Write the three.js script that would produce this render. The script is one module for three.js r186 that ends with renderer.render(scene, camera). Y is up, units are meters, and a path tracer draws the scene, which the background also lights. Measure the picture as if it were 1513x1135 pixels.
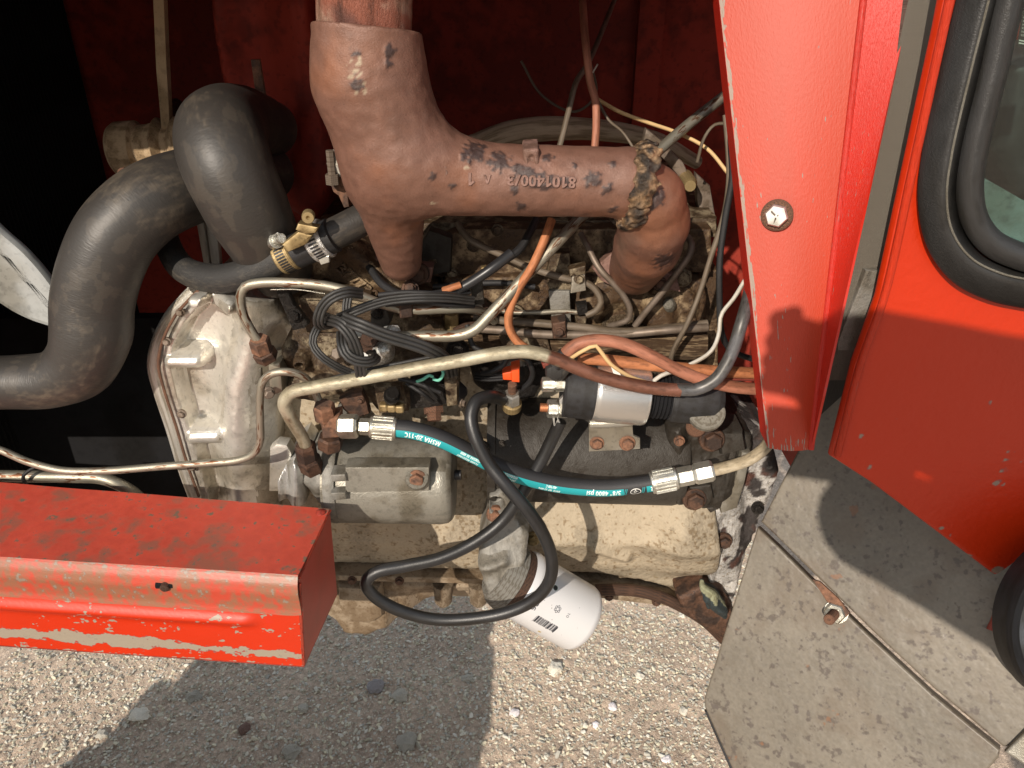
import * as THREE from 'three';
import { ImprovedNoise } from 'three/addons/math/ImprovedNoise.js';
import { mergeGeometries, mergeVertices } from 'three/addons/utils/BufferGeometryUtils.js';
import { RoundedBoxGeometry } from 'three/addons/geometries/RoundedBoxGeometry.js';
import { FontLoader } from 'three/addons/loaders/FontLoader.js';
import { TextGeometry } from 'three/addons/geometries/TextGeometry.js';

// ---------- camera, sky, sun, exposure ----------
const scene = new THREE.Scene();
const CAM = [0, 1.5, 0.78], PITCH = 28, FOV = 53;
const camera = new THREE.PerspectiveCamera(FOV, 4 / 3, 0.02, 400);
camera.position.set(...CAM);
camera.rotation.set(-PITCH * Math.PI / 180, 0, 0);
const SUN = new THREE.Vector3(-0.42, 0.62, 1.0).normalize();
// hazy daylight sky: pale blue overhead, milky towards the horizon, brighter around the sun
{
  const W = 512, H = 256, d = new Float32Array(W * H * 4), q = new THREE.Vector3();
  for (let j = 0; j < H; j++) for (let i = 0; i < W; i++) {
    const th = ((j + 0.5) / H - 0.5) * Math.PI, ph = ((i + 0.5) / W - 0.5) * 2 * Math.PI; q.set(Math.cos(th) * Math.cos(ph), Math.sin(th), Math.cos(th) * Math.sin(ph));
    const h = Math.max(0, q.y), k = Math.pow(1 - h, 2.2), g = Math.max(0, q.dot(SUN)), glow = 0.28 * Math.pow(g, 6) + 0.6 * Math.pow(g, 40), o = (j * W + i) * 4;
    const c = q.y < -0.01 ? [0.2, 0.175, 0.15] : [0.40 + 0.30 * k + glow, 0.455 + 0.235 * k + glow * 0.93, 0.53 + 0.13 * k + glow * 0.8];
    d[o] = c[0]; d[o + 1] = c[1]; d[o + 2] = c[2]; d[o + 3] = 1;
  }
  const t = new THREE.DataTexture(d, W, H, THREE.RGBAFormat, THREE.FloatType); t.mapping = THREE.EquirectangularReflectionMapping; t.magFilter = THREE.LinearFilter; t.needsUpdate = true;
  scene.background = t; scene.environment = t;
}
const sun = new THREE.DirectionalLight(new THREE.Color(1, 0.89, 0.765), 4.1);
sun.position.copy(SUN).multiplyScalar(5).add(new THREE.Vector3(0, 1, 0));
sun.target.position.set(0, 1, 0);
sun.castShadow = true;
Object.assign(sun.shadow.camera, { left: -2.5, right: 2.5, top: 2.5, bottom: -2.5, near: 0.1, far: 14 });
sun.shadow.mapSize.set(2048, 2048);
scene.add(sun, sun.target);
const renderer = new THREE.WebGLRenderer({ antialias: true });
renderer.toneMapping = THREE.LinearToneMapping;
renderer.toneMappingExposure = 1.14;
renderer.shadowMap.enabled = true;
renderer.setSize(1024, 768);

// ---------- helpers ----------
const V = (x, y, z) => new THREE.Vector3(x, y, z);
const rad = (d) => d * Math.PI / 180, clamp = (x, a = 0, b = 1) => Math.min(b, Math.max(a, x)), mix = (a, b, t) => a + (b - a) * t;
const sstep = (a, b, x) => { const t = clamp((x - a) / (b - a)); return t * t * (3 - 2 * t); };
let seed = 7;
const rnd = () => { seed = (seed + 0x6d2b79f5) | 0; let t = Math.imul(seed ^ (seed >>> 15), 1 | seed); t = (t + Math.imul(t ^ (t >>> 7), 61 | t)) ^ t; return ((t ^ (t >>> 14)) >>> 0) / 4294967296; };
const rr = (a, b) => a + (b - a) * rnd();
const F = 567.5 / Math.tan(rad(FOV / 2)), CP = Math.cos(rad(PITCH)), SP = Math.sin(rad(PITCH));
const ray = (px, py) => { const x = (px - 756.5) / F, v = (567.5 - py) / F; return V(x, v * CP - SP, -CP - v * SP); };
// measured spot of the photograph taken at a known world depth z (engine side = 0, towards the viewer = plus)
function P(px, py, z = 0) { const d = ray(px, py); return d.multiplyScalar((z - CAM[2]) / d.z).add(V(...CAM)); }
function PY(px, py, y = 0) { const d = ray(px, py); return d.multiplyScalar((y - CAM[1]) / d.y).add(V(...CAM)); }
function PP(px, py, n, p0) { const d = ray(px, py), c = V(...CAM); return d.multiplyScalar(p0.clone().sub(c).dot(n) / d.dot(n)).add(c); }
const S = (py, z = 0) => (CAM[2] - z) / (F * CP + (567.5 - py) * SP);
const toPx = (x, y, z) => { const Y = y - CAM[1], Z = z - CAM[2], dep = -(Y * SP + Z * CP); const up = Y * CP - Z * SP; return [756.5 + x / dep * F, 567.5 - up / dep * F]; };
const perlin = new ImprovedNoise();
const n3 = (x, y, z) => perlin.noise(x + 31.7, y + 17.3, z + 5.1);
const fbm = (x, y, z, o = 4) => { let s = 0, a = 0.5; for (let i = 0; i < o; i++) { s += a * n3(x, y, z); x *= 2.03; y *= 2.03; z *= 2.03; a *= 0.5; } return s; };
const v3 = (a) => (a.isVector3 ? a : P(...a));
const numbers = {};
function numbered(name) { const k = numbers[name] = (numbers[name] ?? -1) + 1; return k ? name + '_' + String(k).padStart(3, '0') : name; }
const groups = [];
function thing(name, label, category, group) {
  const o = new THREE.Group(); o.name = numbered(name); o.userData = { label, category };
  if (group) o.userData.group = group;
  scene.add(o); groups.push(o); return o;
}
function put(parent, name, geo, mat) {
  const m = new THREE.Mesh(geo, mat); m.name = name; m.castShadow = m.receiveShadow = true; parent.add(m); return m;
}
function settle() {                      // give every thing an origin at its base
  for (const g of groups) {
    const b = new THREE.Box3().setFromObject(g); if (b.isEmpty()) continue;
    const c = V((b.min.x + b.max.x) / 2, b.min.y, (b.min.z + b.max.z) / 2), done = new Set();
    g.traverse((o) => { if (o.isMesh && !done.has(o.geometry)) { done.add(o.geometry); o.geometry.translate(-c.x, -c.y, -c.z); } });
    g.position.copy(c);
  }
}
function structure(name, geo, mat) { const m = new THREE.Mesh(geo, mat); m.name = name; m.userData.kind = 'structure'; m.receiveShadow = m.castShadow = true; scene.add(m); return m; }
// uv in metres from the dominant direction of each face
function boxUV(geo) {
  const g = geo.index ? geo.toNonIndexed() : geo; if (!g.attributes.normal) g.computeVertexNormals();
  const p = g.attributes.position, n = p.count, uv = new Float32Array(n * 2), a = V(), b = V(), c = V();
  for (let i = 0; i < n; i += 3) {
    a.fromBufferAttribute(p, i); b.fromBufferAttribute(p, i + 1); c.fromBufferAttribute(p, i + 2);
    const nn = b.clone().sub(a).cross(c.clone().sub(a)), x = Math.abs(nn.x), y = Math.abs(nn.y), z = Math.abs(nn.z);
    for (let k = 0; k < 3; k++) { const q = [a, b, c][k], o = (i + k) * 2; if (x > y && x > z) { uv[o] = q.z; uv[o + 1] = q.y; } else if (y > z) { uv[o] = q.x; uv[o + 1] = q.z; } else { uv[o] = q.x; uv[o + 1] = q.y; } }
  }
  g.setAttribute('uv', new THREE.BufferAttribute(uv, 2)); return g;
}
function tint(geo, fn) {
  const p = geo.attributes.position, c = new Float32Array(p.count * 3), q = V();
  for (let i = 0; i < p.count; i++) { q.fromBufferAttribute(p, i); const r = fn(q, i); c[i * 3] = r[0]; c[i * 3 + 1] = r[1]; c[i * 3 + 2] = r[2]; }
  geo.setAttribute('color', new THREE.BufferAttribute(c, 3)); return geo;
}
const merge = (list) => { const l = list.map((g) => { const q = g.index ? g.toNonIndexed() : g; for (const k of Object.keys(q.attributes)) if (!['position', 'normal', 'uv'].includes(k)) q.deleteAttribute(k); return q; }); return l.length === 1 ? l[0] : mergeGeometries(l); };
// a round tube along points; the side that faces the viewer's side of the engine is v = 0.5
function tube(pts, radius, o = {}) {
  const q = pts.map(v3), curve = o.curve ?? new THREE.CatmullRomCurve3(q, false, 'centripetal');
  const len = curve.getLength(), rs0 = Array.isArray(radius) ? radius : [radius];
  const seg = o.seg ?? Math.min(400, Math.max(12, Math.round(len / 0.006))), nr = o.nr ?? (rs0[0] > 0.012 ? 28 : rs0[0] > 0.004 ? 16 : 10);
  const pos = [], nor = [], uv = [], idx = [], face = o.face ?? V(0.1, 0.45, 1).normalize();
  let N = null; const offs = o.offset ?? 0, sqx = o.wide ?? 1;
  for (let i = 0; i <= seg; i++) {
    const t = i / seg, c = curve.getPointAt(t), T = curve.getTangentAt(t);
    let w = face.clone().addScaledVector(T, -face.dot(T));
    const wl = w.length(); if (wl < 0.35 && N) w = N.clone().addScaledVector(T, -N.dot(T)); w.normalize();
    if (N && w.dot(N) < 0) { const k = N.clone().addScaledVector(T, -N.dot(T)).normalize(); w = k; }
    if (N && wl < 0.6) w.lerp(N.clone().addScaledVector(T, -N.dot(T)).normalize(), 0.5).normalize();
    N = w; const B = T.clone().cross(N).normalize();
    c.addScaledVector(B, offs);
    const x = t * (rs0.length - 1), k = Math.min(rs0.length - 2, Math.floor(x)); let r = rs0.length > 1 ? mix(rs0[k], rs0[k + 1], sstep(0, 1, x - k)) : rs0[0];
    if (o.rfn) r *= o.rfn(t, t * len);
    for (let j = 0; j <= nr; j++) {
      const a = (j / nr) * Math.PI * 2 - Math.PI, d = N.clone().multiplyScalar(Math.cos(a)).addScaledVector(B, Math.sin(a) * sqx);
      pos.push(c.x + d.x * r, c.y + d.y * r, c.z + d.z * r); d.normalize(); nor.push(d.x, d.y, d.z); uv.push(t * len, 1 - j / nr);
    }
  }
  for (let i = 0; i < seg; i++) for (let j = 0; j < nr; j++) { const a = i * (nr + 1) + j, b = a + nr + 1; idx.push(a, a + 1, b, b, a + 1, b + 1); }
  for (const [e, fl] of [[0, 1], [seg, 0]]) {
    const c = curve.getPointAt(e / seg), T = curve.getTangentAt(e / seg).multiplyScalar(fl ? -1 : 1), base = pos.length / 3;
    pos.push(c.x, c.y, c.z); nor.push(T.x, T.y, T.z); uv.push(0, 0.5);
    for (let j = 0; j <= nr; j++) { const s = (e * (nr + 1) + j) * 3; pos.push(pos[s], pos[s + 1], pos[s + 2]); nor.push(T.x, T.y, T.z); uv.push(0, j / nr); }
    for (let j = 0; j < nr; j++) fl ? idx.push(base, base + 2 + j, base + 1 + j) : idx.push(base, base + 1 + j, base + 2 + j);
  }
  const g = new THREE.BufferGeometry();
  g.setAttribute('position', new THREE.Float32BufferAttribute(pos, 3)); g.setAttribute('normal', new THREE.Float32BufferAttribute(nor, 3)); g.setAttribute('uv', new THREE.Float32BufferAttribute(uv, 2)); g.setIndex(idx);
  if (o.len) o.len.value = len;
  return g;
}
const px2m = (pts, rpx) => (Array.isArray(pts[0]) ? S(pts[0][1], pts[0][2]) : 0.00075) * rpx;
// turned shape between two points; profile = [[0..1 along, radius m], ...]
function turned(A, B, profile, n = 40) {
  const a = v3(A), b = v3(B), d = b.clone().sub(a), L = d.length();
  const pts = []; for (const [t, r] of profile) pts.push(new THREE.Vector2(Math.max(r, 0.00005), t * L));
  let g = new THREE.LatheGeometry(pts, n);
  g = n <= 8 ? g.toNonIndexed() : crease(g); if (n <= 8) g.computeVertexNormals();
  g.applyQuaternion(new THREE.Quaternion().setFromUnitVectors(V(0, 1, 0), d.normalize())); g.translate(a.x, a.y, a.z); return g;
}
function crease(g, ang = 0.6) {           // faces kept sharp where they meet steeply
  const q = g.index ? g.toNonIndexed() : g; const p = q.attributes.position, map = new Map(), fn = [], a = V(), b = V(), c = V();
  const key = (v) => Math.round(v.x * 2e5) + ',' + Math.round(v.y * 2e5) + ',' + Math.round(v.z * 2e5);
  for (let i = 0; i < p.count; i += 3) { a.fromBufferAttribute(p, i); b.fromBufferAttribute(p, i + 1); c.fromBufferAttribute(p, i + 2); const n = b.clone().sub(a).cross(c.clone().sub(a)); fn.push(n); for (const v of [a, b, c]) { const k = key(v); (map.get(k) ?? map.set(k, []).get(k)).push(n); } }
  const out = new Float32Array(p.count * 3), ca = Math.cos(ang), s = V(), u = V();
  for (let i = 0; i < p.count; i++) { const n = fn[(i / 3) | 0], nl = n.length() || 1; s.set(0, 0, 0); u.fromBufferAttribute(p, i); for (const m of map.get(key(u))) { const ml = m.length(); if (ml && n.dot(m) / nl / ml > ca) s.add(m); } s.normalize(); out[i * 3] = s.x; out[i * 3 + 1] = s.y; out[i * 3 + 2] = s.z; }
  q.setAttribute('normal', new THREE.BufferAttribute(out, 3)); return q;
}
// outline measured at depth z, extruded backwards
function slab(poly, z, depth, bevel = 0.0015, o = {}) {
  const q = poly.map(([x, y]) => P(x, y, z)), sh = new THREE.Shape();
  if (o.smooth) { const c = new THREE.SplineCurve([...q, q[0]].map((v) => new THREE.Vector2(v.x, v.y))); sh.setFromPoints(c.getPoints(q.length * 8)); } else sh.setFromPoints(q.map((v) => new THREE.Vector2(v.x, v.y)));
  for (const h of o.holes ?? []) sh.holes.push(new THREE.Path().setFromPoints(h.map(([x, y]) => { const v = P(x, y, z); return new THREE.Vector2(v.x, v.y); })));
  const g = new THREE.ExtrudeGeometry(sh, { depth: Math.max(depth - 2 * bevel, 0.0002), bevelEnabled: bevel > 0, bevelThickness: bevel, bevelSize: bevel, bevelOffset: -bevel, bevelSegments: 2, curveSegments: 16 });
  g.translate(0, 0, z - depth + bevel); return boxUV(crease(g, 0.5));
}
// a bent sheet: fn(u, v) -> point, u to the right, v upwards
function patch(fn, nu, nv, thick = 0.002) {
  const pos = [], uv = [], idx = [], pt = [];
  for (let j = 0; j <= nv; j++) for (let i = 0; i <= nu; i++) pt.push(fn(i / nu, j / nv));
  const W = nu + 1, at = (i, j) => pt[clamp(j, 0, nv) * W + clamp(i, 0, nu)], nrm = [];
  for (let j = 0; j <= nv; j++) for (let i = 0; i <= nu; i++) nrm.push(at(i + 1, j).clone().sub(at(i - 1, j)).cross(at(i, j + 1).clone().sub(at(i, j - 1))).normalize());
  const N = pt.length, nor = [];
  for (const s of [0, 1]) pt.forEach((p, k) => { pos.push(p.x - nrm[k].x * thick * s, p.y - nrm[k].y * thick * s, p.z - nrm[k].z * thick * s); nor.push(...nrm[k].clone().multiplyScalar(s ? -1 : 1).toArray()); uv.push((k % W) / nu, Math.floor(k / W) / nv); });
  for (let j = 0; j < nv; j++) for (let i = 0; i < nu; i++) { const a = j * W + i, b = a + W; idx.push(a, a + 1, b, b, a + 1, b + 1, N + a, N + b, N + a + 1, N + b, N + b + 1, N + a + 1); }
  const g = new THREE.BufferGeometry(); g.setAttribute('position', new THREE.Float32BufferAttribute(pos, 3)); g.setAttribute('normal', new THREE.Float32BufferAttribute(nor, 3)); g.setAttribute('uv', new THREE.Float32BufferAttribute(uv, 2)); g.setIndex(idx);
  const e = [], q = g.toNonIndexed();                                  // rim
  const ring = []; for (let i = 0; i < nu; i++) ring.push(i); for (let j = 0; j < nv; j++) ring.push(j * W + nu); for (let i = nu; i > 0; i--) ring.push(nv * W + i); for (let j = nv; j > 0; j--) ring.push(j * W);
  const G = (k, s) => V(pos[(k + s * N) * 3], pos[(k + s * N) * 3 + 1], pos[(k + s * N) * 3 + 2]), ep = [], eu = [];
  ring.forEach((k, i) => { const m = ring[(i + 1) % ring.length]; for (const [kk, s] of [[k, 0], [k, 1], [m, 0], [m, 0], [k, 1], [m, 1]]) { ep.push(...G(kk, s).toArray()); eu.push(uv[kk * 2], uv[kk * 2 + 1]); } });
  const r = new THREE.BufferGeometry(); r.setAttribute('position', new THREE.Float32BufferAttribute(ep, 3)); r.setAttribute('uv', new THREE.Float32BufferAttribute(eu, 2)); r.computeVertexNormals();
  return mergeGeometries([q, r]);
}
const lerp4 = (a, b, c, d) => (u, v) => a.clone().lerp(b, u).lerp(d.clone().lerp(c, u), v);      // bottom left, bottom right, top right, top left
// surface of a distance field on a grid (naive surface nets)
function field(fn, lo, hi, cell) {
  const n = [0, 1, 2].map((k) => Math.max(3, Math.ceil((hi[k] - lo[k]) / cell) + 2)), [nx, ny, nz] = n, at = (i, j, k) => i + nx * (j + ny * k);
  const val = new Float32Array(nx * ny * nz), X = (i) => lo[0] + (i - 0.5) * cell, Y = (j) => lo[1] + (j - 0.5) * cell, Z = (k) => lo[2] + (k - 0.5) * cell;
  for (let k = 0; k < nz; k++) for (let j = 0; j < ny; j++) for (let i = 0; i < nx; i++) val[at(i, j, k)] = (i === 0 || j === 0 || k === 0 || i === nx - 1 || j === ny - 1 || k === nz - 1) ? Math.max(cell * 0.5, fn(X(i), Y(j), Z(k))) : fn(X(i), Y(j), Z(k));
  const vid = new Int32Array(nx * ny * nz).fill(-1), pos = [], nor = [], idx = [];
  const E = [[0, 1], [2, 3], [4, 5], [6, 7], [0, 2], [1, 3], [4, 6], [5, 7], [0, 4], [1, 5], [2, 6], [3, 7]];
  for (let k = 0; k < nz - 1; k++) for (let j = 0; j < ny - 1; j++) for (let i = 0; i < nx - 1; i++) {
    const c = []; let m = 0;
    for (let q = 0; q < 8; q++) { const v = val[at(i + (q & 1), j + ((q >> 1) & 1), k + (q >> 2))]; c.push(v); if (v < 0) m |= 1 << q; }
    if (m === 0 || m === 255) continue;
    let x = 0, y = 0, z = 0, w = 0;
    for (const [a, b] of E) { if ((c[a] < 0) === (c[b] < 0)) continue; const t = c[a] / (c[a] - c[b]); x += mix(a & 1, b & 1, t); y += mix((a >> 1) & 1, (b >> 1) & 1, t); z += mix(a >> 2, b >> 2, t); w++; }
    vid[at(i, j, k)] = pos.length / 3; pos.push(X(i) + x / w * cell, Y(j) + y / w * cell, Z(k) + z / w * cell);
    const gx = (c[1] + c[3] + c[5] + c[7]) - (c[0] + c[2] + c[4] + c[6]), gy = (c[2] + c[3] + c[6] + c[7]) - (c[0] + c[1] + c[4] + c[5]), gz = (c[4] + c[5] + c[6] + c[7]) - (c[0] + c[1] + c[2] + c[3]), l = Math.hypot(gx, gy, gz) || 1;
    nor.push(gx / l, gy / l, gz / l);
  }
  for (let k = 1; k < nz - 1; k++) for (let j = 1; j < ny - 1; j++) for (let i = 1; i < nx - 1; i++) {
    const a = val[at(i, j, k)] < 0;
    const q = (b, v0, v1, v2, v3q) => { const s = [vid[v0], vid[v1], vid[v2], vid[v3q]]; if (s.some((t) => t < 0)) return; a ? idx.push(s[0], s[1], s[2], s[0], s[2], s[3]) : idx.push(s[0], s[2], s[1], s[0], s[3], s[2]); };
    if (a !== val[at(i + 1, j, k)] < 0) q(0, at(i, j - 1, k - 1), at(i, j, k - 1), at(i, j, k), at(i, j - 1, k));
    if (a !== val[at(i, j + 1, k)] < 0) q(1, at(i - 1, j, k - 1), at(i - 1, j, k), at(i, j, k), at(i, j, k - 1));
    if (a !== val[at(i, j, k + 1)] < 0) q(2, at(i - 1, j - 1, k), at(i, j - 1, k), at(i, j, k), at(i - 1, j, k));
  }
  const g = new THREE.BufferGeometry(); g.setAttribute('position', new THREE.Float32BufferAttribute(pos, 3)); g.setAttribute('normal', new THREE.Float32BufferAttribute(nor, 3)); g.setIndex(idx);
  return g;
}
const cone = (x, y, z, a, b, ra, rb) => { const bx = b.x - a.x, by = b.y - a.y, bz = b.z - a.z, px = x - a.x, py = y - a.y, pz = z - a.z, h = clamp((px * bx + py * by + pz * bz) / (bx * bx + by * by + bz * bz)); return Math.hypot(px - bx * h, py - by * h, pz - bz * h) - mix(ra, rb, h); };
const smin = (a, b, k) => { const h = Math.max(k - Math.abs(a - b), 0) / k; return Math.min(a, b) - h * h * k * 0.25; };
const smax = (a, b, k) => -smin(-a, -b, k);
function polyD(poly, x, y) {
  let d = 1e9, s = 1;
  for (let i = 0, j = poly.length - 1; i < poly.length; j = i++) {
    const [ax, ay] = poly[i], [bx, by] = poly[j], ex = bx - ax, ey = by - ay, wx = x - ax, wy = y - ay, t = clamp((wx * ex + wy * ey) / (ex * ex + ey * ey));
    d = Math.min(d, Math.hypot(wx - ex * t, wy - ey * t)); const c1 = y >= ay, c2 = y < by, c3 = ex * wy > ey * wx; if ((c1 && c2 && c3) || (!c1 && !c2 && !c3)) s = -s;
  }
  return s * d;
}
const segD = (x, y, ax, ay, bx, by) => { const ex = bx - ax, ey = by - ay, t = clamp(((x - ax) * ex + (y - ay) * ey) / (ex * ex + ey * ey)); return Math.hypot(x - ax - ex * t, y - ay - ey * t); };
// cast piece: outline measured at depth zr, front face lifted by h(px, py) metres, body reaching back to zb
function casting(poly, zr, zb, h, cell = 0.0028, k = 0.006, rough = 0.0006) {
  const q = poly.map(([x, y]) => P(x, y, zr)), xs = q.map((v) => v.x), ys = q.map((v) => v.y), w2 = q.map((v) => [v.x, v.y]);
  let hm = 0.06; const hi = [Math.max(...xs) + 0.004, Math.max(...ys) + 0.004, zr + hm], lo = [Math.min(...xs) - 0.004, Math.min(...ys) - 0.004, zb - 0.003];
  const cache = new Map(), col = (x, y) => { const key = Math.round(x * 1e5) * 1e6 + Math.round(y * 1e5); let c = cache.get(key); if (!c) { const [a, b] = toPx(x, y, zr); c = [polyD(w2, x, y), h(a, b)]; cache.set(key, c); } return c; };
  return boxUV(field((x, y, z) => { const [d, hh] = col(x, y); let s = smax(d, z - zr - hh, k); s = Math.max(s, zb - z); return s + rough * n3(x * 160, y * 160, z * 160); }, lo, hi, cell));
}

// ---------- textures ----------
const hash = (x, y, s) => { let h = Math.imul(x, 374761393) ^ Math.imul(y, 668265263) ^ Math.imul(s, 2246822519); h = Math.imul(h ^ (h >>> 13), 1274126177); return ((h ^ (h >>> 16)) >>> 0) / 4294967296; };
function tn(u, v, per, s) { const x = u * per, y = v * per, i = Math.floor(x), j = Math.floor(y), a = x - i, b = y - j, fa = a * a * (3 - 2 * a), fb = b * b * (3 - 2 * b), w = (q) => ((q % per) + per) % per; return mix(mix(hash(w(i), w(j), s), hash(w(i + 1), w(j), s), fa), mix(hash(w(i), w(j + 1), s), hash(w(i + 1), w(j + 1), s), fa), fb); }
function tf(u, v, per, o, s) { let r = 0, a = 0.5, t = 0; for (let i = 0; i < o; i++) { r += a * tn(u, v, per, s + i); t += a; per *= 2; a *= 0.5; } return r / t; }
function tex(w, h, fn, o = {}) {
  const d = new Uint8Array(w * h * 4);
  for (let y = 0; y < h; y++) for (let x = 0; x < w; x++) { const c = fn((x + 0.5) / w, (y + 0.5) / h), i = (y * w + x) * 4; if (typeof c === 'number') { d[i] = d[i + 1] = d[i + 2] = clamp(c) * 255; } else { d[i] = clamp(c[0]) * 255; d[i + 1] = clamp(c[1]) * 255; d[i + 2] = clamp(c[2]) * 255; } d[i + 3] = 255; }
  const t = new THREE.DataTexture(d, w, h); t.wrapS = t.wrapT = o.clamp ? THREE.ClampToEdgeWrapping : THREE.RepeatWrapping; t.magFilter = THREE.LinearFilter; t.minFilter = THREE.LinearMipmapLinearFilter; t.generateMipmaps = true;
  if (o.srgb) t.colorSpace = THREE.SRGBColorSpace; t.needsUpdate = true; return t;
}
const rep = (t, sx, sy = sx) => { const c = t.clone(); c.repeat.set(1 / sx, 1 / sy); c.needsUpdate = true; return c; };
function canvasTex(w, h, draw, o = {}) { const c = document.createElement('canvas'); c.width = w; c.height = h; draw(c.getContext('2d'), w, h); const t = new THREE.CanvasTexture(c); t.wrapS = t.wrapT = o.repeat ? THREE.RepeatWrapping : THREE.ClampToEdgeWrapping; t.colorSpace = THREE.SRGBColorSpace; t.magFilter = THREE.LinearFilter; return t; }
const T = {
  grime: tex(512, 512, (u, v) => { const a = tf(u, v, 5, 6, 1), b = tf(u, v, 24, 4, 9), c = tf(u, v, 90, 2, 15), st = sstep(0.44, 0.74, a), k = 1 - 0.4 * st - 0.2 * sstep(0.5, 0.8, b) - 0.12 * (c > 0.72); return [k, k * (1 - 0.06 * st), k * (1 - 0.16 * st)]; }),
  oily: tex(512, 512, (u, v) => { const a = tf(u, v, 4, 6, 31), b = tf(u, v, 18, 5, 39), c = tf(u, v, 80, 3, 45); const m = sstep(0.36, 0.6, a * 0.55 + b * 0.45), s = sstep(0.58, 0.72, c); return [mix(1, 0.2, m) * (1 - 0.5 * s), mix(0.96, 0.14, m) * (1 - 0.55 * s), mix(0.88, 0.09, m) * (1 - 0.6 * s)]; }),
  pit: tex(512, 512, (u, v) => { const a = tf(u, v, 6, 5, 51), c = tf(u, v, 70, 3, 55), d = tf(u, v, 140, 2, 58), s = sstep(0.58, 0.8, c + 0.25 * (a - 0.5)); const k = 1 - 0.3 * sstep(0.42, 0.72, a) - 0.35 * (d - 0.5); return [k * (1 - 0.4 * s), k * (1 - 0.47 * s), k * (1 - 0.56 * s)]; }),
  rust: tex(512, 512, (u, v) => { const a = tf(u, v, 7, 6, 71), b = tf(u, v, 40, 4, 75); const m = sstep(0.4, 0.65, a), s = 0.7 + 0.6 * (b - 0.5); return [mix(0.31, 0.12, m) * s * 2, mix(0.165, 0.075, m) * s * 2, mix(0.1, 0.055, m) * s * 2]; }),
  cast: tex(512, 512, (u, v) => 0.5 * tf(u, v, 60, 3, 91) + 0.5 * tf(u, v, 14, 3, 95)),
  cake: tex(512, 512, (u, v) => { const a = tf(u, v, 4, 6, 181), b = tf(u, v, 30, 4, 187), c = tf(u, v, 110, 2, 191), m = sstep(0.45, 0.62, a * 0.65 + b * 0.35), s = sstep(0.66, 0.74, c), k = 1 + 0.25 * (b - 0.5); return [mix(k, 0.56, m) * (1 - 0.25 * s), mix(k, 0.5, m) * (1 - 0.3 * s), mix(k * 0.98, 0.42, m) * (1 - 0.35 * s)]; }),
  scale: tex(512, 512, (u, v) => { const a = tf(u, v, 12, 5, 171), b = tf(u, v, 90, 3, 177), s = sstep(0.7, 0.78, b * 0.8 + a * 0.2), k = 1.0 - 0.1 * sstep(0.45, 0.75, a) + 0.22 * (b - 0.5); return [k * (1 - 0.3 * s), k * (1 - 0.35 * s), k * (1 - 0.35 * s)].map((q) => q * 0.92); }),
  fine: tex(512, 512, (u, v) => tf(u, v, 128, 2, 101)),
  peel: tex(512, 512, (u, v) => tf(u, v, 34, 3, 111)),
  rubber: tex(512, 512, (u, v) => { const a = tf(u, v, 6, 5, 121), b = tf(u, v, 60, 3, 125), m = sstep(0.5, 0.72, a * 0.75 + 0.25 * b); const d = sstep(0.6, 0.66, tf(u, v, 22, 5, 128)); return [0.62 + 1.0 * m * b + 0.28 * d, 0.61 + 0.85 * m * b + 0.24 * d, 0.6 + 0.62 * m * b + 0.18 * d].map((x) => x * 0.62); }),
  pipe: tex(512, 256, (u, v) => { const a = tf(u, v, 9, 5, 131), c = tf(u, v, 26, 4, 135); const m = sstep(0.58, 0.66, a * 0.6 + c * 0.4), k = 0.8 + 0.4 * (a - 0.5); return [mix(k, 0.34, m), mix(k * 0.97, 0.15, m), mix(k * 0.88, 0.08, m)]; }),
  weave: tex(256, 256, (u, v) => 0.5 + 0.25 * Math.sin(u * 120 * Math.PI) * Math.sin(v * 120 * Math.PI) + 0.2 * tf(u, v, 40, 3, 141)),
};
const mats = {};
// c = linear colour, r rough, m metal, t colour texture and its size in metres, b bump texture, size, height in metres
function M(key, c, r, m = 0, t, ts = 0.2, b, bs = 0.05, bh = 0.0004, extra = {}) {
  const p = { color: new THREE.Color().setRGB(...c), roughness: r, metalness: m, ...extra };
  if (t) p.map = rep(t, ...[].concat(ts)); if (b) { p.bumpMap = rep(b, ...[].concat(bs)); p.bumpScale = bh; }
  return mats[key] = new (extra.specularIntensity !== undefined || extra.clearcoat || extra.transmission || extra.sheen ? THREE.MeshPhysicalMaterial : THREE.MeshStandardMaterial)(p);
}
M('block', [0.42, 0.35, 0.25], 0.72, 0, T.pit, 0.29, T.cast, 0.06, 0.0009);
M('oilyBlock', [0.33, 0.25, 0.16], 0.62, 0, T.oily, 0.17, T.cast, 0.05, 0.0012);
M('dirty', [0.28, 0.235, 0.165], 0.6, 0.1, T.oily, 0.13, T.cast, 0.04, 0.001);
M('sump', [0.3, 0.235, 0.165], 0.75, 0, T.cake, 0.27, T.cast, 0.05, 0.0012);
M('pump', [0.27, 0.255, 0.215], 0.42, 0.35, T.grime, 0.14, T.cast, 0.06, 0.0005);
M('alu', [0.74, 0.71, 0.64], 0.36, 0.62, T.grime, 0.26, T.cast, 0.05, 0.0004);
M('aluClean', [0.68, 0.68, 0.66], 0.36, 0.7, T.grime, 0.2, T.fine, 0.05, 0.0002);
M('head', [0.25, 0.24, 0.215], 0.6, 0.25, T.grime, 0.1, T.cast, 0.05, 0.0007);
M('zinc', [0.72, 0.72, 0.66], 0.3, 0.85, T.grime, 0.3, T.fine, 0.05, 0.0001);
M('zincSoft', [0.6, 0.6, 0.57], 0.45, 0.8, T.grime, 0.12);
M('steel', [0.42, 0.4, 0.35], 0.45, 0.7, T.pipe, [0.2, 1], T.fine, [0.1, 1], 0.0001);
M('steelBolt', [0.25, 0.2, 0.16], 0.55, 0.5, T.grime, 0.05);
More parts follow.
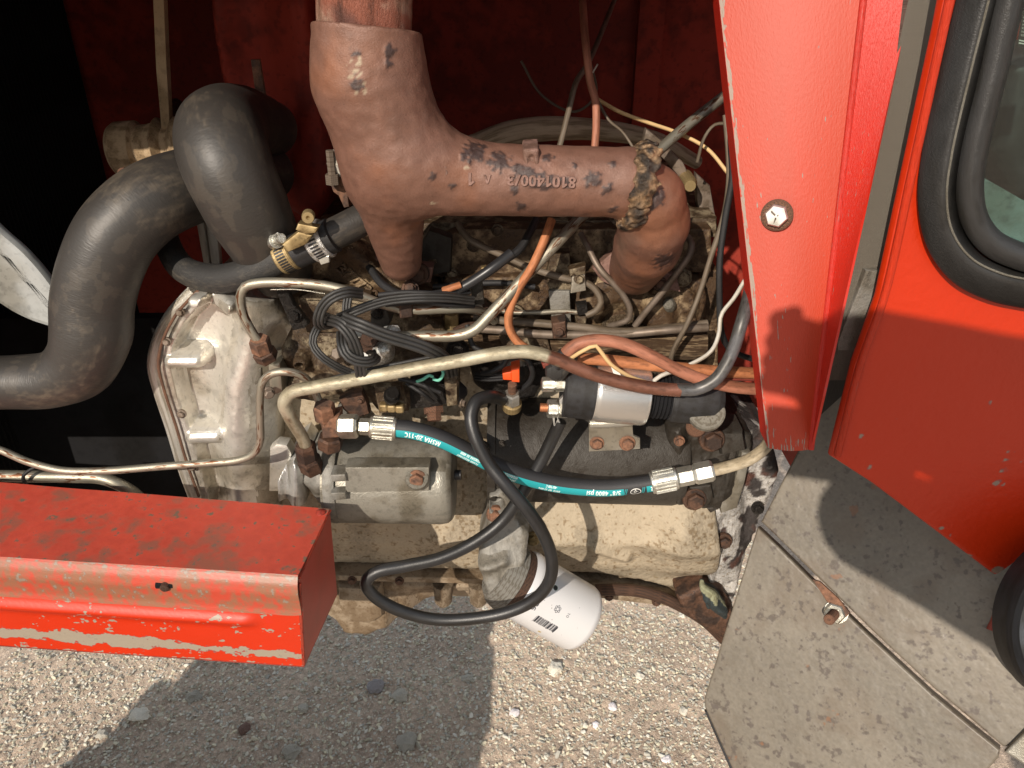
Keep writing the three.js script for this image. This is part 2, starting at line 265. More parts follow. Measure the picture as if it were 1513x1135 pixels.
M('rust', [0.5, 0.46, 0.44], 0.8, 0.1, T.rust, 0.09, T.cast, 0.04, 0.0006);
M('rustDark', [0.24, 0.235, 0.24], 0.65, 0.3, T.rust, 0.08, T.cast, 0.04, 0.0006);
M('brass', [0.4, 0.3, 0.15], 0.55, 0.55, T.grime, 0.05);
M('black', [0.022, 0.022, 0.024], 0.55, 0, T.grime, 0.15, T.fine, 0.05, 0.0001);
M('blackSatin', [0.02, 0.02, 0.022], 0.35);
M('hose', [0.092, 0.083, 0.074], 0.48, 0, T.rubber, [0.33, 1], T.cast, [0.06, 1], 0.0003);
M('smallHose', [0.07, 0.068, 0.066], 0.6, 0, T.rubber, [0.3, 1], T.fine, [0.06, 1], 0.0004);
M('darkPaint', [0.045, 0.04, 0.034], 0.55, 0.1, T.cake, 0.2, T.cast, 0.05, 0.0006);
M('grease', [0.035, 0.03, 0.026], 0.5, 0, T.oily, 0.1, T.cast, 0.03, 0.003);
M('orangeHose', [0.5, 0.19, 0.08], 0.7, 0, T.grime, [0.12, 1]);
M('salmon', [0.42, 0.17, 0.105], 0.65, 0, T.grime, [0.2, 1]);
M('redHose', [0.3, 0.06, 0.04], 0.65, 0, T.grime, [0.2, 1]);
M('yellowWire', [0.62, 0.42, 0.2], 0.6); M('whiteWire', [0.55, 0.52, 0.46], 0.6, 0, T.grime, [0.2, 1]);
M('tanWire', [0.16, 0.125, 0.09], 0.6, 0, T.grime, [0.15, 1]);
M('orange', [0.8, 0.09, 0.015], 0.45);
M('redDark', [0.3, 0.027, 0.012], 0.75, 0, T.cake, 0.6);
M('dust', [0.4, 0.31, 0.22], 0.85, 0, T.grime, 0.2);
M('can', [0.74, 0.74, 0.72], 0.27, 0.9, null, 0, T.fine, 0.05, 0.00008);
M('belt', [0.45, 0.33, 0.2], 0.85, 0, T.grime, [0.2, 0.2]);
M('shroud', [0.36, 0.37, 0.36], 0.5, 0, T.grime, 0.3);
M('navy', [0.012, 0.012, 0.013], 0.95, 0, T.grime, 0.3, null, 0, 0, { specularIntensity: 0.4 });  // near-black: black paint on the radiator, painted shade on the frame plate

// ---------- the ground ----------
{
  const ax = (a, b, step, far) => { const l = []; for (let x = a; x <= b + 1e-6; x += step) l.push(x); let d = step * 2; while (l[l.length - 1] < far) { l.push(l[l.length - 1] + d); d *= 1.5; } d = step * 2; while (l[0] > -far) { l.unshift(l[0] - d); d *= 1.5; } return l; };
  const X = ax(-1.3, 0.75, 0.006, 150), Z = ax(-1.15, 0.0, 0.006, 150), pos = [], idx = [], uv = [];
  const hgt = (x, z) => { const k = Math.abs(x) < 2 && Math.abs(z) < 2 ? 1 : 0; return k * (0.012 * fbm(x * 5, 0, z * 5, 3) + 0.007 * fbm(x * 38, 3, z * 38, 3) + 0.004 * sstep(0.2, 0.6, n3(x * 70, 7, z * 70))); };
  for (const z of Z) for (const x of X) { pos.push(x, hgt(x, z), z); uv.push(x, z); }
  for (let j = 0; j < Z.length - 1; j++) for (let i = 0; i < X.length - 1; i++) { const a = j * X.length + i, b = a + X.length; idx.push(a, b, a + 1, b, b + 1, a + 1); }
  const g = new THREE.BufferGeometry(); g.setAttribute('position', new THREE.Float32BufferAttribute(pos, 3)); g.setAttribute('uv', new THREE.Float32BufferAttribute(uv, 2)); g.setIndex(idx); g.computeVertexNormals();
  const t = tex(1024, 1024, (u, v) => { const a = tf(u, v, 4, 6, 201), b = tf(u, v, 90, 3, 207), c = tf(u, v, 200, 2, 211); const k = 0.62 + 0.35 * (a - 0.5) + 0.5 * (b - 0.5), l = c > 0.7 ? 0.18 : 0; return [k + l + 0.02, k * 0.93 + l, k * 0.84 + l]; }, { srgb: false });
  const m = new THREE.MeshStandardMaterial({ color: new THREE.Color().setRGB(0.8, 0.7, 0.6), roughness: 0.95, map: rep(t, 0.62), bumpMap: rep(T.cast, 0.07), bumpScale: 0.003 });
  structure('gravel_ground', g, m);
  const stoneGeo = (s, f) => { const q = new THREE.IcosahedronGeometry(1, f), p = q.attributes.position, w = V(); for (let i = 0; i < p.count; i++) { w.fromBufferAttribute(p, i); const k = 1 + 0.5 * n3(w.x * 1.4 + s * 9, w.y * 1.4, w.z * 1.4) + 0.22 * n3(w.x * 3.5 + s, w.y * 3.5, w.z * 3.5); p.setXYZ(i, w.x * k, w.y * k * 0.62, w.z * k * 0.85); } return boxUV(crease(q, 0.7)); };
  const gm = new THREE.MeshStandardMaterial({ color: 0xffffff, roughness: 0.9 }), D = new THREE.Object3D(), G = new THREE.Group();
  G.name = 'loose_gravel'; G.userData = { kind: 'stuff', label: 'loose gravel chips and grit spread over the ground', category: 'gravel' }; scene.add(G);
  for (let k = 0; k < 3; k++) {
    const n = 17000, im = new THREE.InstancedMesh(stoneGeo(k, 0), gm, n); im.name = 'gravel_chips'; im.userData.kind = 'stuff'; im.castShadow = im.receiveShadow = true;
    for (let i = 0; i < n; i++) {
      const x = rr(-1.25, 0.72), z = rr(-1.05, -0.2), r = (k === 2 && i < 1400 ? rr(0.003, 0.0068) : 0.0009 + 0.0038 * Math.pow(rnd(), 3));
      D.position.set(x, hgt(x, z) + r * 0.25, z); D.rotation.set(rr(-0.5, 0.5), rr(0, 6.3), rr(-0.5, 0.5)); D.scale.set(r * rr(0.8, 1.5), r * rr(0.7, 1.1), r); D.updateMatrix(); im.setMatrixAt(i, D.matrix);
      const c = rr(0.36, 0.74), w = rr(0.76, 0.98); im.setColorAt(i, new THREE.Color().setRGB(c, c * mix(0.75, 0.98, w), c * w * 0.9));
    }
    G.add(im);
  }
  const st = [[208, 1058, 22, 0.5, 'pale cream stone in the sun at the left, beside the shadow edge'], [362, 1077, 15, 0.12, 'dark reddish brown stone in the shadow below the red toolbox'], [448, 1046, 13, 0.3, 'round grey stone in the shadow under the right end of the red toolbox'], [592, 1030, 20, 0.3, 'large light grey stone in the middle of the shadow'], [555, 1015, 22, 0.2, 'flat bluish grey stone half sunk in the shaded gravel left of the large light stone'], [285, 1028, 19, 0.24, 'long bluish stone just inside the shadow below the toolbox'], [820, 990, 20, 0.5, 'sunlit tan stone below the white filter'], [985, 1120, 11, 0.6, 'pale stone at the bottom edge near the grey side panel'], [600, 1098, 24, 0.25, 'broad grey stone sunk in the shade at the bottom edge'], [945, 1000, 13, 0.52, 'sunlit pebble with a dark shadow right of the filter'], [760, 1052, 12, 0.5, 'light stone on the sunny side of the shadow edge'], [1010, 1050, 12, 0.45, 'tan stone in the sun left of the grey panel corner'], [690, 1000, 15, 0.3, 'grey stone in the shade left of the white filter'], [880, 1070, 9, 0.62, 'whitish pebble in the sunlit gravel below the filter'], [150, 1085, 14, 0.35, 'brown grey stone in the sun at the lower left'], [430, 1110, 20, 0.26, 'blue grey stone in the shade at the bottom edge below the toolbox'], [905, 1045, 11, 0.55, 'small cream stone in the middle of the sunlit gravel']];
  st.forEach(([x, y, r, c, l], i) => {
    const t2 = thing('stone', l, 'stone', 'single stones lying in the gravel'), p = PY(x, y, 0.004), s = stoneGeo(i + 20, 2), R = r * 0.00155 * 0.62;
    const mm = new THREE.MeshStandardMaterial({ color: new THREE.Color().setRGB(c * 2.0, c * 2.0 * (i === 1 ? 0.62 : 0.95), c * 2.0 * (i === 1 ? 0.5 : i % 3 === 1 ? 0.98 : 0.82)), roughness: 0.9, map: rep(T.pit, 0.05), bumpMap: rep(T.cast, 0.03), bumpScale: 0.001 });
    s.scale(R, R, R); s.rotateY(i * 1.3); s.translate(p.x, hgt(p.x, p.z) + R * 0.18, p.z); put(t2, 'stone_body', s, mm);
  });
}

// ---------- hood, nose and far side of the engine bay ----------
{
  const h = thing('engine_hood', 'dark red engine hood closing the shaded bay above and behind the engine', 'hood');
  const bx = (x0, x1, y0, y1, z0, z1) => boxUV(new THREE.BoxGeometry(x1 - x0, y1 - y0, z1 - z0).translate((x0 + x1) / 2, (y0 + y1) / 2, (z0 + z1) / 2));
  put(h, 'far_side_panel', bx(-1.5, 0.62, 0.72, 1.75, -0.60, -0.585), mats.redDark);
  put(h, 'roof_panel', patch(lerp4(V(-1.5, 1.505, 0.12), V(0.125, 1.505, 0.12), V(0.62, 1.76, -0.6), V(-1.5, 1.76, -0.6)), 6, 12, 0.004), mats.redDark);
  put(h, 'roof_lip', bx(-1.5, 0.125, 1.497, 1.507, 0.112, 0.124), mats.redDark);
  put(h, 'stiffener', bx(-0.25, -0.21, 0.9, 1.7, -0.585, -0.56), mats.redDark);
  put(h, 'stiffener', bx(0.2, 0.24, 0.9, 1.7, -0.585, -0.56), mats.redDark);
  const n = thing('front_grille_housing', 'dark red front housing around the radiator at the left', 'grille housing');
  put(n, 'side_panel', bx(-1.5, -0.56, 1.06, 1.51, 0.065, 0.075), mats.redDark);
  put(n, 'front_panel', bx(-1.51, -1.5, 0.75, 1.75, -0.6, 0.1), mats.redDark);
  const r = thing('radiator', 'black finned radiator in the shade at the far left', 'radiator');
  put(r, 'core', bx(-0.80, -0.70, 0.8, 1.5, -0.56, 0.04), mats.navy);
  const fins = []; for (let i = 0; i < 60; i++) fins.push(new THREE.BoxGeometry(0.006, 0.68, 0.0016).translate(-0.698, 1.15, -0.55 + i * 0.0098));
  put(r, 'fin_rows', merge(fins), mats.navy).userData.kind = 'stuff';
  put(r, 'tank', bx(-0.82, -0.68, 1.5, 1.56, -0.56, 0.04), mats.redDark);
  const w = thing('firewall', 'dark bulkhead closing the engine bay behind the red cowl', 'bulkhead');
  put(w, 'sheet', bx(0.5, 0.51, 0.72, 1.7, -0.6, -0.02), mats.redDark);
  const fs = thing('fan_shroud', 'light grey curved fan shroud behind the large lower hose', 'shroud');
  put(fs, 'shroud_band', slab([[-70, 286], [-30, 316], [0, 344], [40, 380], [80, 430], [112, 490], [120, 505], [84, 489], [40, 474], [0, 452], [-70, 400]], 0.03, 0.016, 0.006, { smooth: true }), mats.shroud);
  const fp = thing('shade_black_plate', 'side frame plate behind the hoses and the fuel lines, the shade there painted in as near-black colour', 'frame plate');
  put(fp, 'plate', slab([[-80, 470], [330, 470], [330, 760], [-80, 760]], -0.14, 0.02, 0.002), mats.navy);  // its near-black colour stands in for the shade behind the hoses
}

// ---------- pulleys and belts in the dark ----------
{
  const al = thing('alternator_pulley', 'dusty tan alternator pulley deep in the shade at the left', 'pulley');
  const a = P(172, 222, -0.2), b = P(285, 215, -0.2), s = S(220, -0.2);
  put(al, 'sheave', turned(a, b, [[0, 0], [0, 36 * s], [0.06, 40 * s], [0.3, 40 * s], [0.34, 33 * s], [0.46, 34 * s], [0.56, 36 * s], [0.6, 42 * s], [0.68, 30 * s], [0.76, 30 * s], [0.84, 42 * s], [0.92, 42 * s], [0.96, 36 * s], [1, 36 * s], [1, 0]], 48), mats.belt);
  const bk = thing('alternator_bracket', 'rusty bracket with a small clip in front of the alternator pulley', 'bracket');
  put(bk, 'strap', slab([[172, 255], [186, 248], [192, 262], [218, 258], [219, 266], [192, 270], [186, 290], [178, 288], [180, 268]], -0.1, 0.008, 0.001), mats.brass);
  put(bk, 'hook', tube([[186, 285, -0.095], [178, 268, -0.095], [176, 254, -0.092], [183, 250, -0.09], [187, 258, -0.09]], 0.0022), mats.rust);
  const be = thing('fan_belt', 'dusty tan fan belt running up into the shade', 'belt');
  put(be, 'belt_strand', slab([[224, -40], [240, -40], [246, 100], [254, 245], [243, 247], [230, 100]], -0.19, 0.012, 0.001), mats.belt);
  const be2 = thing('drive_belt', 'pair of pale worn drive belts below the thick upper hose', 'belt');
  put(be2, 'belt_strand', slab([[288, 318], [299, 318], [312, 404], [303, 404]], -0.06, 0.01, 0.001), mats.whiteWire);
  put(be2, 'belt_strand', slab([[302, 316], [318, 316], [326, 404], [314, 404]], -0.06, 0.01, 0.001), mats.whiteWire);
  const ps = thing('fan_pulley', 'rust brown fan pulley half hidden behind the bend of the upper hose', 'pulley');
  const c0 = P(262, 205, -0.24), c1 = P(400, 200, -0.24), s2 = S(205, -0.24);
  put(ps, 'sheave', turned(c0, c1, [[0, 0], [0, 52 * s2], [0.05, 56 * s2], [0.12, 44 * s2], [0.2, 44 * s2], [0.28, 56 * s2], [0.4, 56 * s2], [0.45, 46 * s2], [1, 46 * s2], [1, 0]], 48), mats.rustDark);
  const st = thing('support_stay', 'flat brown steel stay standing in the shade left of the exhaust', 'stay');
  put(st, 'bar', slab([[370, 88], [383, 88], [398, 180], [400, 205], [386, 205], [380, 160]], -0.12, 0.006, 0.001), mats.rust);
  const wp = thing('thermostat_housing', 'dark red water housing in the shade behind the upper hose', 'housing');
  put(wp, 'casting', casting([[308, -30], [460, -30], [470, 120], [500, 260], [470, 330], [400, 300], [360, 210], [315, 120]], -0.22, -0.4, (x, y) => 0.02 * Math.sin(x * 0.03) + 0.01 * Math.cos(y * 0.025), 0.008, 0.02), mats.redDark);
  const pl = thing('injector_bracket', 'rusty lug with a stud bolt at the left edge of the exhaust elbow', 'bracket');
  put(pl, 'lug', slab([[484, 262], [502, 255], [512, 270], [516, 306], [508, 308], [500, 290], [492, 284]], 0.0, 0.02, 0.002), mats.rust);
  put(pl, 'stud', turned(P(492, 272, 0.012), P(487, 222, 0.012), [[0, 0.007], [0.3, 0.007], [0.3, 0.004], [1, 0.004], [1, 0]], 6), mats.steelBolt);
  put(pl, 'washer', turned(P(503, 258, 0), P(498, 222, 0), [[0, 0], [0, 0.008], [0.5, 0.012], [1, 0.007], [1, 0]], 20), mats.whiteWire);
  const hd = thing('heater_hose', 'dusty brown hose crossing the shade behind the exhaust arm', 'hose');
  put(hd, 'hose', tube([[600, 245, -0.16], [690, 222, -0.2], [760, 196, -0.2], [850, 190, -0.21], [960, 205, -0.24], [1030, 240, -0.28]], [0.016, 0.016, 0.015, 0.013, 0.011, 0.009]), mats.dust);
  const cl = thing('throttle_pivot', 'dim grey lever pivot in the shade beside the right exhaust bend', 'lever');
  put(cl, 'lever', slab([[955, 190], [975, 205], [1010, 240], [1020, 262], [1008, 268], [985, 240], [950, 208]], -0.1, 0.014, 0.003), mats.steelBolt);
  put(cl, 'arm', slab([[1028, 255], [1050, 275], [1062, 345], [1046, 350], [1030, 300]], -0.12, 0.014, 0.003), mats.steelBolt);
  put(cl, 'boss', turned(P(1012, 262, -0.11), P(1020, 275, -0.07), [[0, 0], [0, 0.009], [0.8, 0.009], [1, 0.006], [1, 0]], 20), mats.brass);
}

// ---------- fixings ----------
function bolt(parent, px, py, z, r, mat = mats.steelBolt, dir = V(0, 0.15, 1), o = {}) {
  const a = P(px, py, z), R = r * S(py, z), d = dir.clone().normalize(), q = (k) => a.clone().addScaledVector(d, R * k);
  const l = [turned(q(-0.6), q(0.18), [[0, 0], [0, R * 1.35], [0.85, R * 1.35], [1, R * 1.25], [1, 0]], 24), turned(q(0.18), q(o.tall ?? 1.0), [[0, 0], [0, R], [0.8, R], [1, R * 0.82], [1, 0]], 6)];
  if (o.stud) l.push(turned(q(0.9), q(0.9 + o.stud), [[0, 0], [0, R * 0.55], [0.9, R * 0.55], [1, R * 0.42], [1, 0]], 16));
  return put(parent, 'bolt', boxUV(merge(l)), mat);
}
function hexNut(parent, A, B, rpx, mat, name = 'nut') {
  const a = v3(A), b = v3(B), R = rpx; return put(parent, name, boxUV(turned(a, b, [[0, 0], [0, R * 0.85], [0.12, R], [0.88, R], [1, R * 0.85], [1, 0]], 6)), mat);
}

// ---------- engine block, head ----------
{
  const b = thing('engine_block', 'beige painted cast iron engine block stained with oil', 'engine block');
  const ridge = (y, c, w) => Math.exp(-Math.pow((y - c) / w, 2));
  put(b, 'crankcase', casting([[400, 540], [560, 540], [700, 500], [1000, 560], [1048, 640], [1052, 700], [1058, 765], [1062, 830], [1060, 905], [880, 868], [720, 858], [480, 855], [330, 830], [330, 640], [380, 600]], 0, -0.24,
    (x, y) => { let h = -0.035 + 0.035 * sstep(690, 790, y) + 0.008 * ridge(y, 799, 10) * sstep(560, 700, x) - 0.01 * sstep(806, 840, y); h += 0.02 * sstep(945, 1010, x) * sstep(700, 740, y) * (1 - sstep(830, 880, y)) + 0.012 * Math.exp(-Math.pow((x - 1010) / 26, 2) - Math.pow((y - 775) / 20, 2)); h += 0.012 * Math.exp(-Math.pow(segD(x, y, 880, 805, 925, 826) / 9, 2)) - 0.01 * sstep(640, 560, x) * sstep(760, 800, y); h -= 0.018 * ridge(y, 880, 26); return h + 0.0025 * fbm(x * 0.02, y * 0.03, 4, 3); }, 0.0032, 0.012, 0.0012), mats.block);
  put(b, 'upper_face', slab([[380, 400], [1062, 400], [1062, 600], [1000, 640], [380, 640]], -0.075, 0.4, 0.004), mats.oilyBlock);
  put(b, 'oil_gallery', tube([[668, 503, -0.02], [800, 505, -0.02], [1040, 508, -0.02]], 0.019, { nr: 20 }), mats.oilyBlock);
  const hd = thing('cylinder_head', 'oily beige cylinder head below the rusty exhaust arm', 'cylinder head');
  put(hd, 'head_casting', slab([[560, 395], [652, 352], [690, 338], [1052, 338], [1052, 404], [560, 412]], -0.05, 0.38, 0.004), mats.oilyBlock);
  put(hd, 'upper_step', slab([[560, 330], [1060, 322], [1060, 352], [560, 360]], -0.075, 0.36, 0.004), mats.dirty);
  put(hd, 'side_casting', casting([[655, 412], [860, 406], [1040, 414], [1045, 440], [1044, 490], [900, 500], [660, 500]], -0.035, -0.15, (x, y) => { const e = 0.012 * sstep(92, 70, Math.hypot(x - 915, (y - 480) * 1.1)) * sstep(20, 44, Math.hypot(x - 915, y - 480)); const c = 0.008 * sstep(46, 36, Math.hypot(x - 988, y - 452)); return e + c + 0.002 * fbm(x * 0.03, y * 0.03, 2, 3); }, 0.0024, 0.006), mats.oilyBlock);
  put(hd, 'core_plug', turned(P(915, 482, -0.036), P(915, 480, -0.026), [[0, 0], [0, 0.02], [0.8, 0.02], [1, 0.018], [0.7, 0.015], [0.7, 0]], 32), mats.dirty);
  put(hd, 'round_plug', turned(P(987, 452, -0.03), P(987, 449, -0.014), [[0, 0], [0, 0.0095], [0.6, 0.0085], [0.9, 0.005], [1, 0]], 28), mats.pump);
  for (const [x, y, z, r] of [[762, 462, -0.03, 9], [700, 362, -0.05, 8], [640, 384, -0.045, 7], [1008, 410, -0.03, 11], [610, 440, -0.03, 7], [735, 340, -0.05, 7], [668, 405, -0.045, 6]]) bolt(hd, x, y, z, r, mats.dirty);
  put(hd, 'bracket_ear', slab([[634, 340], [668, 352], [666, 402], [620, 412], [610, 380]], -0.04, 0.02, 0.003), mats.darkPaint);
  // left: water outlet casting with raised numbers
  const wo = thing('water_manifold', 'rust stained beige casting with raised numbers under the small hose clamps', 'casting');
  put(wo, 'casting', casting([[400, 400], [440, 372], [520, 352], [575, 400], [640, 440], [655, 480], [600, 492], [470, 500], [420, 480]], 0.0, -0.12, (x, y) => -0.018 * sstep(0, 120, segD(x, y, 520, 400, 600, 440)) + 0.012 * Math.exp(-Math.pow(segD(x, y, 520, 365, 640, 455) / 20, 2)), 0.003, 0.01),
    mats.oilyBlock);
  const font = await new FontLoader().loadAsync('fonts/droid/droid_sans_bold.typeface.json');
  globalThis.__font = font;
  const digits = (txt, size, depth) => { const g = new TextGeometry(txt, { font, size, depth, curveSegments: 4, bevelEnabled: true, bevelSize: size * 0.03, bevelThickness: size * 0.05, bevelSegments: 1 }); g.computeBoundingBox(); const c = g.boundingBox.getCenter(V()); return g.translate(-c.x, -c.y, 0); };
  globalThis.__digits = digits;
  { const g = digits('3777302', 0.011, 0.004); g.rotateZ(-0.75); const p = P(533, 420, 0.004); g.translate(p.x, p.y, p.z - 0.004); put(wo, 'cast_number', boxUV(g), mats.oilyBlock); }
  { const g = digits('267UM 4', 0.012, 0.003); g.rotateZ(-0.02); const p = P(985, 478, -0.027); g.translate(p.x, p.y, p.z - 0.003); put(hd, 'cast_number', boxUV(g), mats.oilyBlock); }
  // oil pan
  const op = thing('oil_pan', 'dusty beige oil pan with bolt bosses under the engine block', 'oil pan');
  put(op, 'pan_body', casting([[470, 850], [700, 858], [880, 868], [1066, 900], [1062, 905], [960, 908], [940, 888], [900, 912], [720, 918], [600, 914], [562, 918], [548, 926], [512, 924], [500, 905], [478, 890]], -0.03, -0.3, (x, y) => -0.02 * sstep(590, 620, x) * sstep(870, 890, y) + 0.006 * Math.exp(-Math.pow((y - 862) / 7, 2)) + 0.02 * sstep(590, 570, x) * sstep(870, 885, y) - 0.03 * sstep(880, 930, y) * sstep(600, 640, x), 0.0035, 0.01, 0.0012), mats.sump);
  put(op, 'flange', slab([[480, 850], [720, 856], [1064, 898], [1062, 906], [720, 864], [480, 858]], -0.004, 0.05, 0.002), mats.sump);
  for (const [x, y] of [[655, 862], [707, 862]]) put(op, 'bolt_boss', turned(P(x, y, -0.02), P(x, y + 32, -0.02), [[0, 0], [0, 0.014], [0.8, 0.012], [0.95, 0.008], [1, 0]], 20), mats.sump);
  put(op, 'drain_boss', slab([[498, 868], [560, 872], [566, 912], [548, 924], [512, 922], [500, 900]], 0.0, 0.05, 0.008), mats.sump);
  for (const [x, y] of [[520, 858], [590, 859], [760, 868], [830, 874], [900, 882], [970, 890]]) bolt(op, x, y, -0.002, 5, mats.rustDark);
}

// ---------- exhaust manifold ----------
{
  const ex = thing('exhaust_manifold', 'thick rusty brown cast iron exhaust elbow arching over the engine', 'exhaust manifold');
  const z0 = 0.09, s0 = S(60, z0), s1 = S(270, z0), A = P(541, 20, z0), B = P(546, 120, z0), Cc = P(571, 258, z0 - 0.008), C2 = P(592, 384, z0 - 0.055), A1 = P(628, 264, z0), A2 = P(925, 270, z0), E1 = P(960, 296, z0 - 0.004), Em = P(966, 328, z0 - 0.014), E2 = P(957, 362, z0 - 0.04), E3 = P(938, 398, z0 - 0.1);
  const top = P(541, 46, z0 + 0.04).y;
  const spots = [[810, 232, 8], [702, 222, 12], [738, 238, 11], [745, 245, 6], [766, 252, 8], [780, 260, 8], [795, 268, 9], [812, 268, 8], [825, 268, 5], [840, 270, 7], [876, 266, 8], [886, 261, 4], [898, 281, 6], [850, 244, 5], [760, 281, 5], [768, 305, 6], [905, 243, 6], [640, 258, 6], [668, 275, 4], [577, 75, 6], [574, 95, 4], [525, 78, 6], [530, 118, 6], [528, 122, 8], [982, 385, 13], [978, 375, 8], [955, 255, 8], [968, 268, 8], [975, 292, 8], [965, 300, 7], [563, 368, 9], [905, 310, 5], [684, 232, 4]].map(([x, y, r]) => { const fz = y > 330 && x > 900 ? 0.09 : z0 + (x > 600 ? 0.032 * Math.sqrt(Math.max(0.1, 1 - Math.pow((y - 268) / 62, 2))) : 0.042); return [P(x, y, fz), r * S(y, fz) * 1.5]; });
  const bare = [[528, 106, 15], [532, 88, 8], [535, 130, 10], [690, 248, 4], [640, 300, 5]].map(([x, y, r]) => [P(x, y, z0 + (x < 600 ? 0.042 : 0.03)), r * S(y, z0 + 0.04) * 1.3]);
  const spot = (x, y, z) => { let m = -1; for (const [p, r] of spots) { const d = Math.hypot(x - p.x, y - p.y, (z - p.z) * 0.55) / r; if (d < 2) m = Math.max(m, 1 - d + 0.75 * n3(x * 260, y * 260, z * 260)); } return sstep(0, 0.25, m); };
  const g = field((x, y, z) => {
    let d = cone(x, y, z, A, B, 80 * s0, 79 * s0);
    d = Math.max(d, y - top - 0.12 * (z - z0) + 0.28 * (x - A.x) * 0.35);
    d = smin(d, cone(x, y, z, B, Cc, 79 * s0, 61 * s1), 0.02); d = smin(d, cone(x, y, z, Cc, C2, 60 * s1, 35 * s1), 0.012);
    let arm = cone(x, y, z, A1, A2, 53 * s1, 50 * s1);
    arm = smin(arm, cone(x, y, z, A2, E1, 50 * s1, 52 * s1), 0.004); arm = smin(arm, cone(x, y, z, E1, Em, 52 * s1, 54 * s1), 0.004); arm = smin(arm, cone(x, y, z, Em, E2, 54 * s1, 54 * s1), 0.004); arm = smin(arm, cone(x, y, z, E2, E3, 54 * s1, 46 * s1), 0.004);
    d = smin(d, arm, mix(0.026, 0.07, sstep(A1.y - 0.03, A1.y + 0.03, y)));
    d -= 0.0012 * (spot(x, y, z)) * (0.6 + n3(x * 500, y * 500, z * 500));
    return d + 0.0006 * n3(x * 110, y * 110, z * 110);
  }, [A.x - 0.055, P(570, 430, 0).y - 0.02, -0.06], [P(1030, 300, z0).x, top + 0.02, 0.15], 0.0023);
  tint(g, (p) => {
    const a = fbm(p.x * 14, p.y * 14, p.z * 14), b = fbm(p.x * 60 + 7, p.y * 60, p.z * 60), sp = spot(p.x, p.y, p.z);
    let c = [0.235, 0.118, 0.082]; const o = sstep(0.0, 0.4, a); c = [mix(c[0], 0.27, o), mix(c[1], 0.115, o), mix(c[2], 0.064, o)];
    const k = 1 + 0.22 * b - 0.15 * sstep(0.1, 0.35, -a); c = c.map((q) => q * k);
    const gr = sstep(0.15, 0.3, fbm(p.x * 9 + 40, p.y * 9, p.z * 9 + 3)); c = [mix(c[0], 0.24, gr * 0.4), mix(c[1], 0.16, gr * 0.4), mix(c[2], 0.115, gr * 0.4)];
     let lt = 0; for (const [q, r] of bare) { const d = Math.hypot(p.x - q.x, p.y - q.y, (p.z - q.z) * 0.5) / r; if (d < 1.4) lt = Math.max(lt, sstep(0.05, 0.3, n3(p.x * 330, p.y * 330, p.z * 330) + 0.55 - d)); } c = [mix(c[0], 0.46, lt), mix(c[1], 0.36, lt), mix(c[2], 0.25, lt)]; return [mix(c[0], 0.05, sp * 0.9), mix(c[1], 0.032, sp * 0.9), mix(c[2], 0.03, sp * 0.9)];
  });
  const mm = M('manifold', [0.85, 0.85, 0.85], 0.46, 0.12, T.scale, 0.1, T.cast, 0.016, 0.00035); mm.vertexColors = true;
  put(ex, 'manifold_body', boxUV(g), mm);
  // weld collar
  const W = P(940, 276, z0), wr = 54 * s1, tilt = 0.18;
  const wg = field((x, y, z) => { const dx = x - W.x - tilt * (y - W.y), r = Math.hypot(y - W.y, z - W.z); const rough = 0.006 * fbm(x * 60, y * 60, z * 60, 3) + 0.003 * n3(x * 190, y * 190, z * 190); return Math.hypot(dx * 0.55, r - wr) - 0.0056 + rough; }, [W.x - 0.04, W.y - 0.055, W.z - 0.055], [W.x + 0.04, W.y + 0.055, W.z + 0.055], 0.0016);
  tint(wg, (p) => { const a = fbm(p.x * 80, p.y * 80, p.z * 80), t = sstep(-0.15, 0.25, a); return [mix(0.06, 0.36, t), mix(0.045, 0.23, t), mix(0.035, 0.13, t)].map((q) => q * (0.8 + 0.8 * n3(p.x * 300, p.y * 300, p.z * 300))); });
  const wm = M('weld', [1, 1, 1], 0.55, 0.25, T.grime, 0.05, T.cast, 0.03, 0.0015); wm.vertexColors = true;
  put(ex, 'weld_collar', boxUV(wg), wm);
  put(ex, 'cast_lug', casting([[772, 216], [796, 216], [797, 238], [791, 247], [779, 247], [773, 238]], z0 + 0.012, z0 - 0.02, (x, y) => 0.012 - 0.002 * sstep(6, 3, segD(x, y, 785, 230, 785, 240)), 0.0014, 0.004), mats.manifoldPlain ?? M('manifoldPlain', [0.26, 0.15, 0.12], 0.65, 0.1, T.grime, 0.06, T.cast, 0.03, 0.0008));
  const fl2 = put(ex, 'mount_flange', slab([[876, 398], [906, 372], [960, 395], [1000, 408], [1006, 432], [980, 428], [940, 418], [905, 424], [888, 415]], -0.008, 0.014, 0.002), mats.manifoldPlain);
  const fl1 = put(ex, 'mount_flange', slab([[540, 378], [600, 392], [640, 395], [636, 418], [598, 418], [560, 402]], 0.0, 0.02, 0.002), mats.manifoldPlain);
  bolt(fl1, 618, 405, 0.012, 12, mats.rustDark); bolt(fl2, 975, 420, 0.0, 8, mats.rustDark);
  // raised foundry marks, read upside down
  const onArm = (txt, px, py, size, rot) => { const p = P(px, py, z0 + 0.03), t = (p.y - A1.y) / (53 * s1), d = __digits(txt, size, 0.0013); d.rotateZ(rot); d.rotateX(-Math.asin(clamp(t, -0.9, 0.9)) * 0.9); const zz = z0 + 53 * s1 * Math.sqrt(Math.max(0.1, 1 - t * t)) - 0.0005; const dep = P(px, py, zz); d.translate(dep.x, dep.y, zz - 0.0006); put(ex, 'cast_mark', boxUV(d), mats.manifoldPlain); };
  onArm('8101400/3', 800, 268, 0.0088, Math.PI - 0.04); onArm('1', 697, 265, 0.010, Math.PI); onArm('V', 720, 265, 0.007, 0);
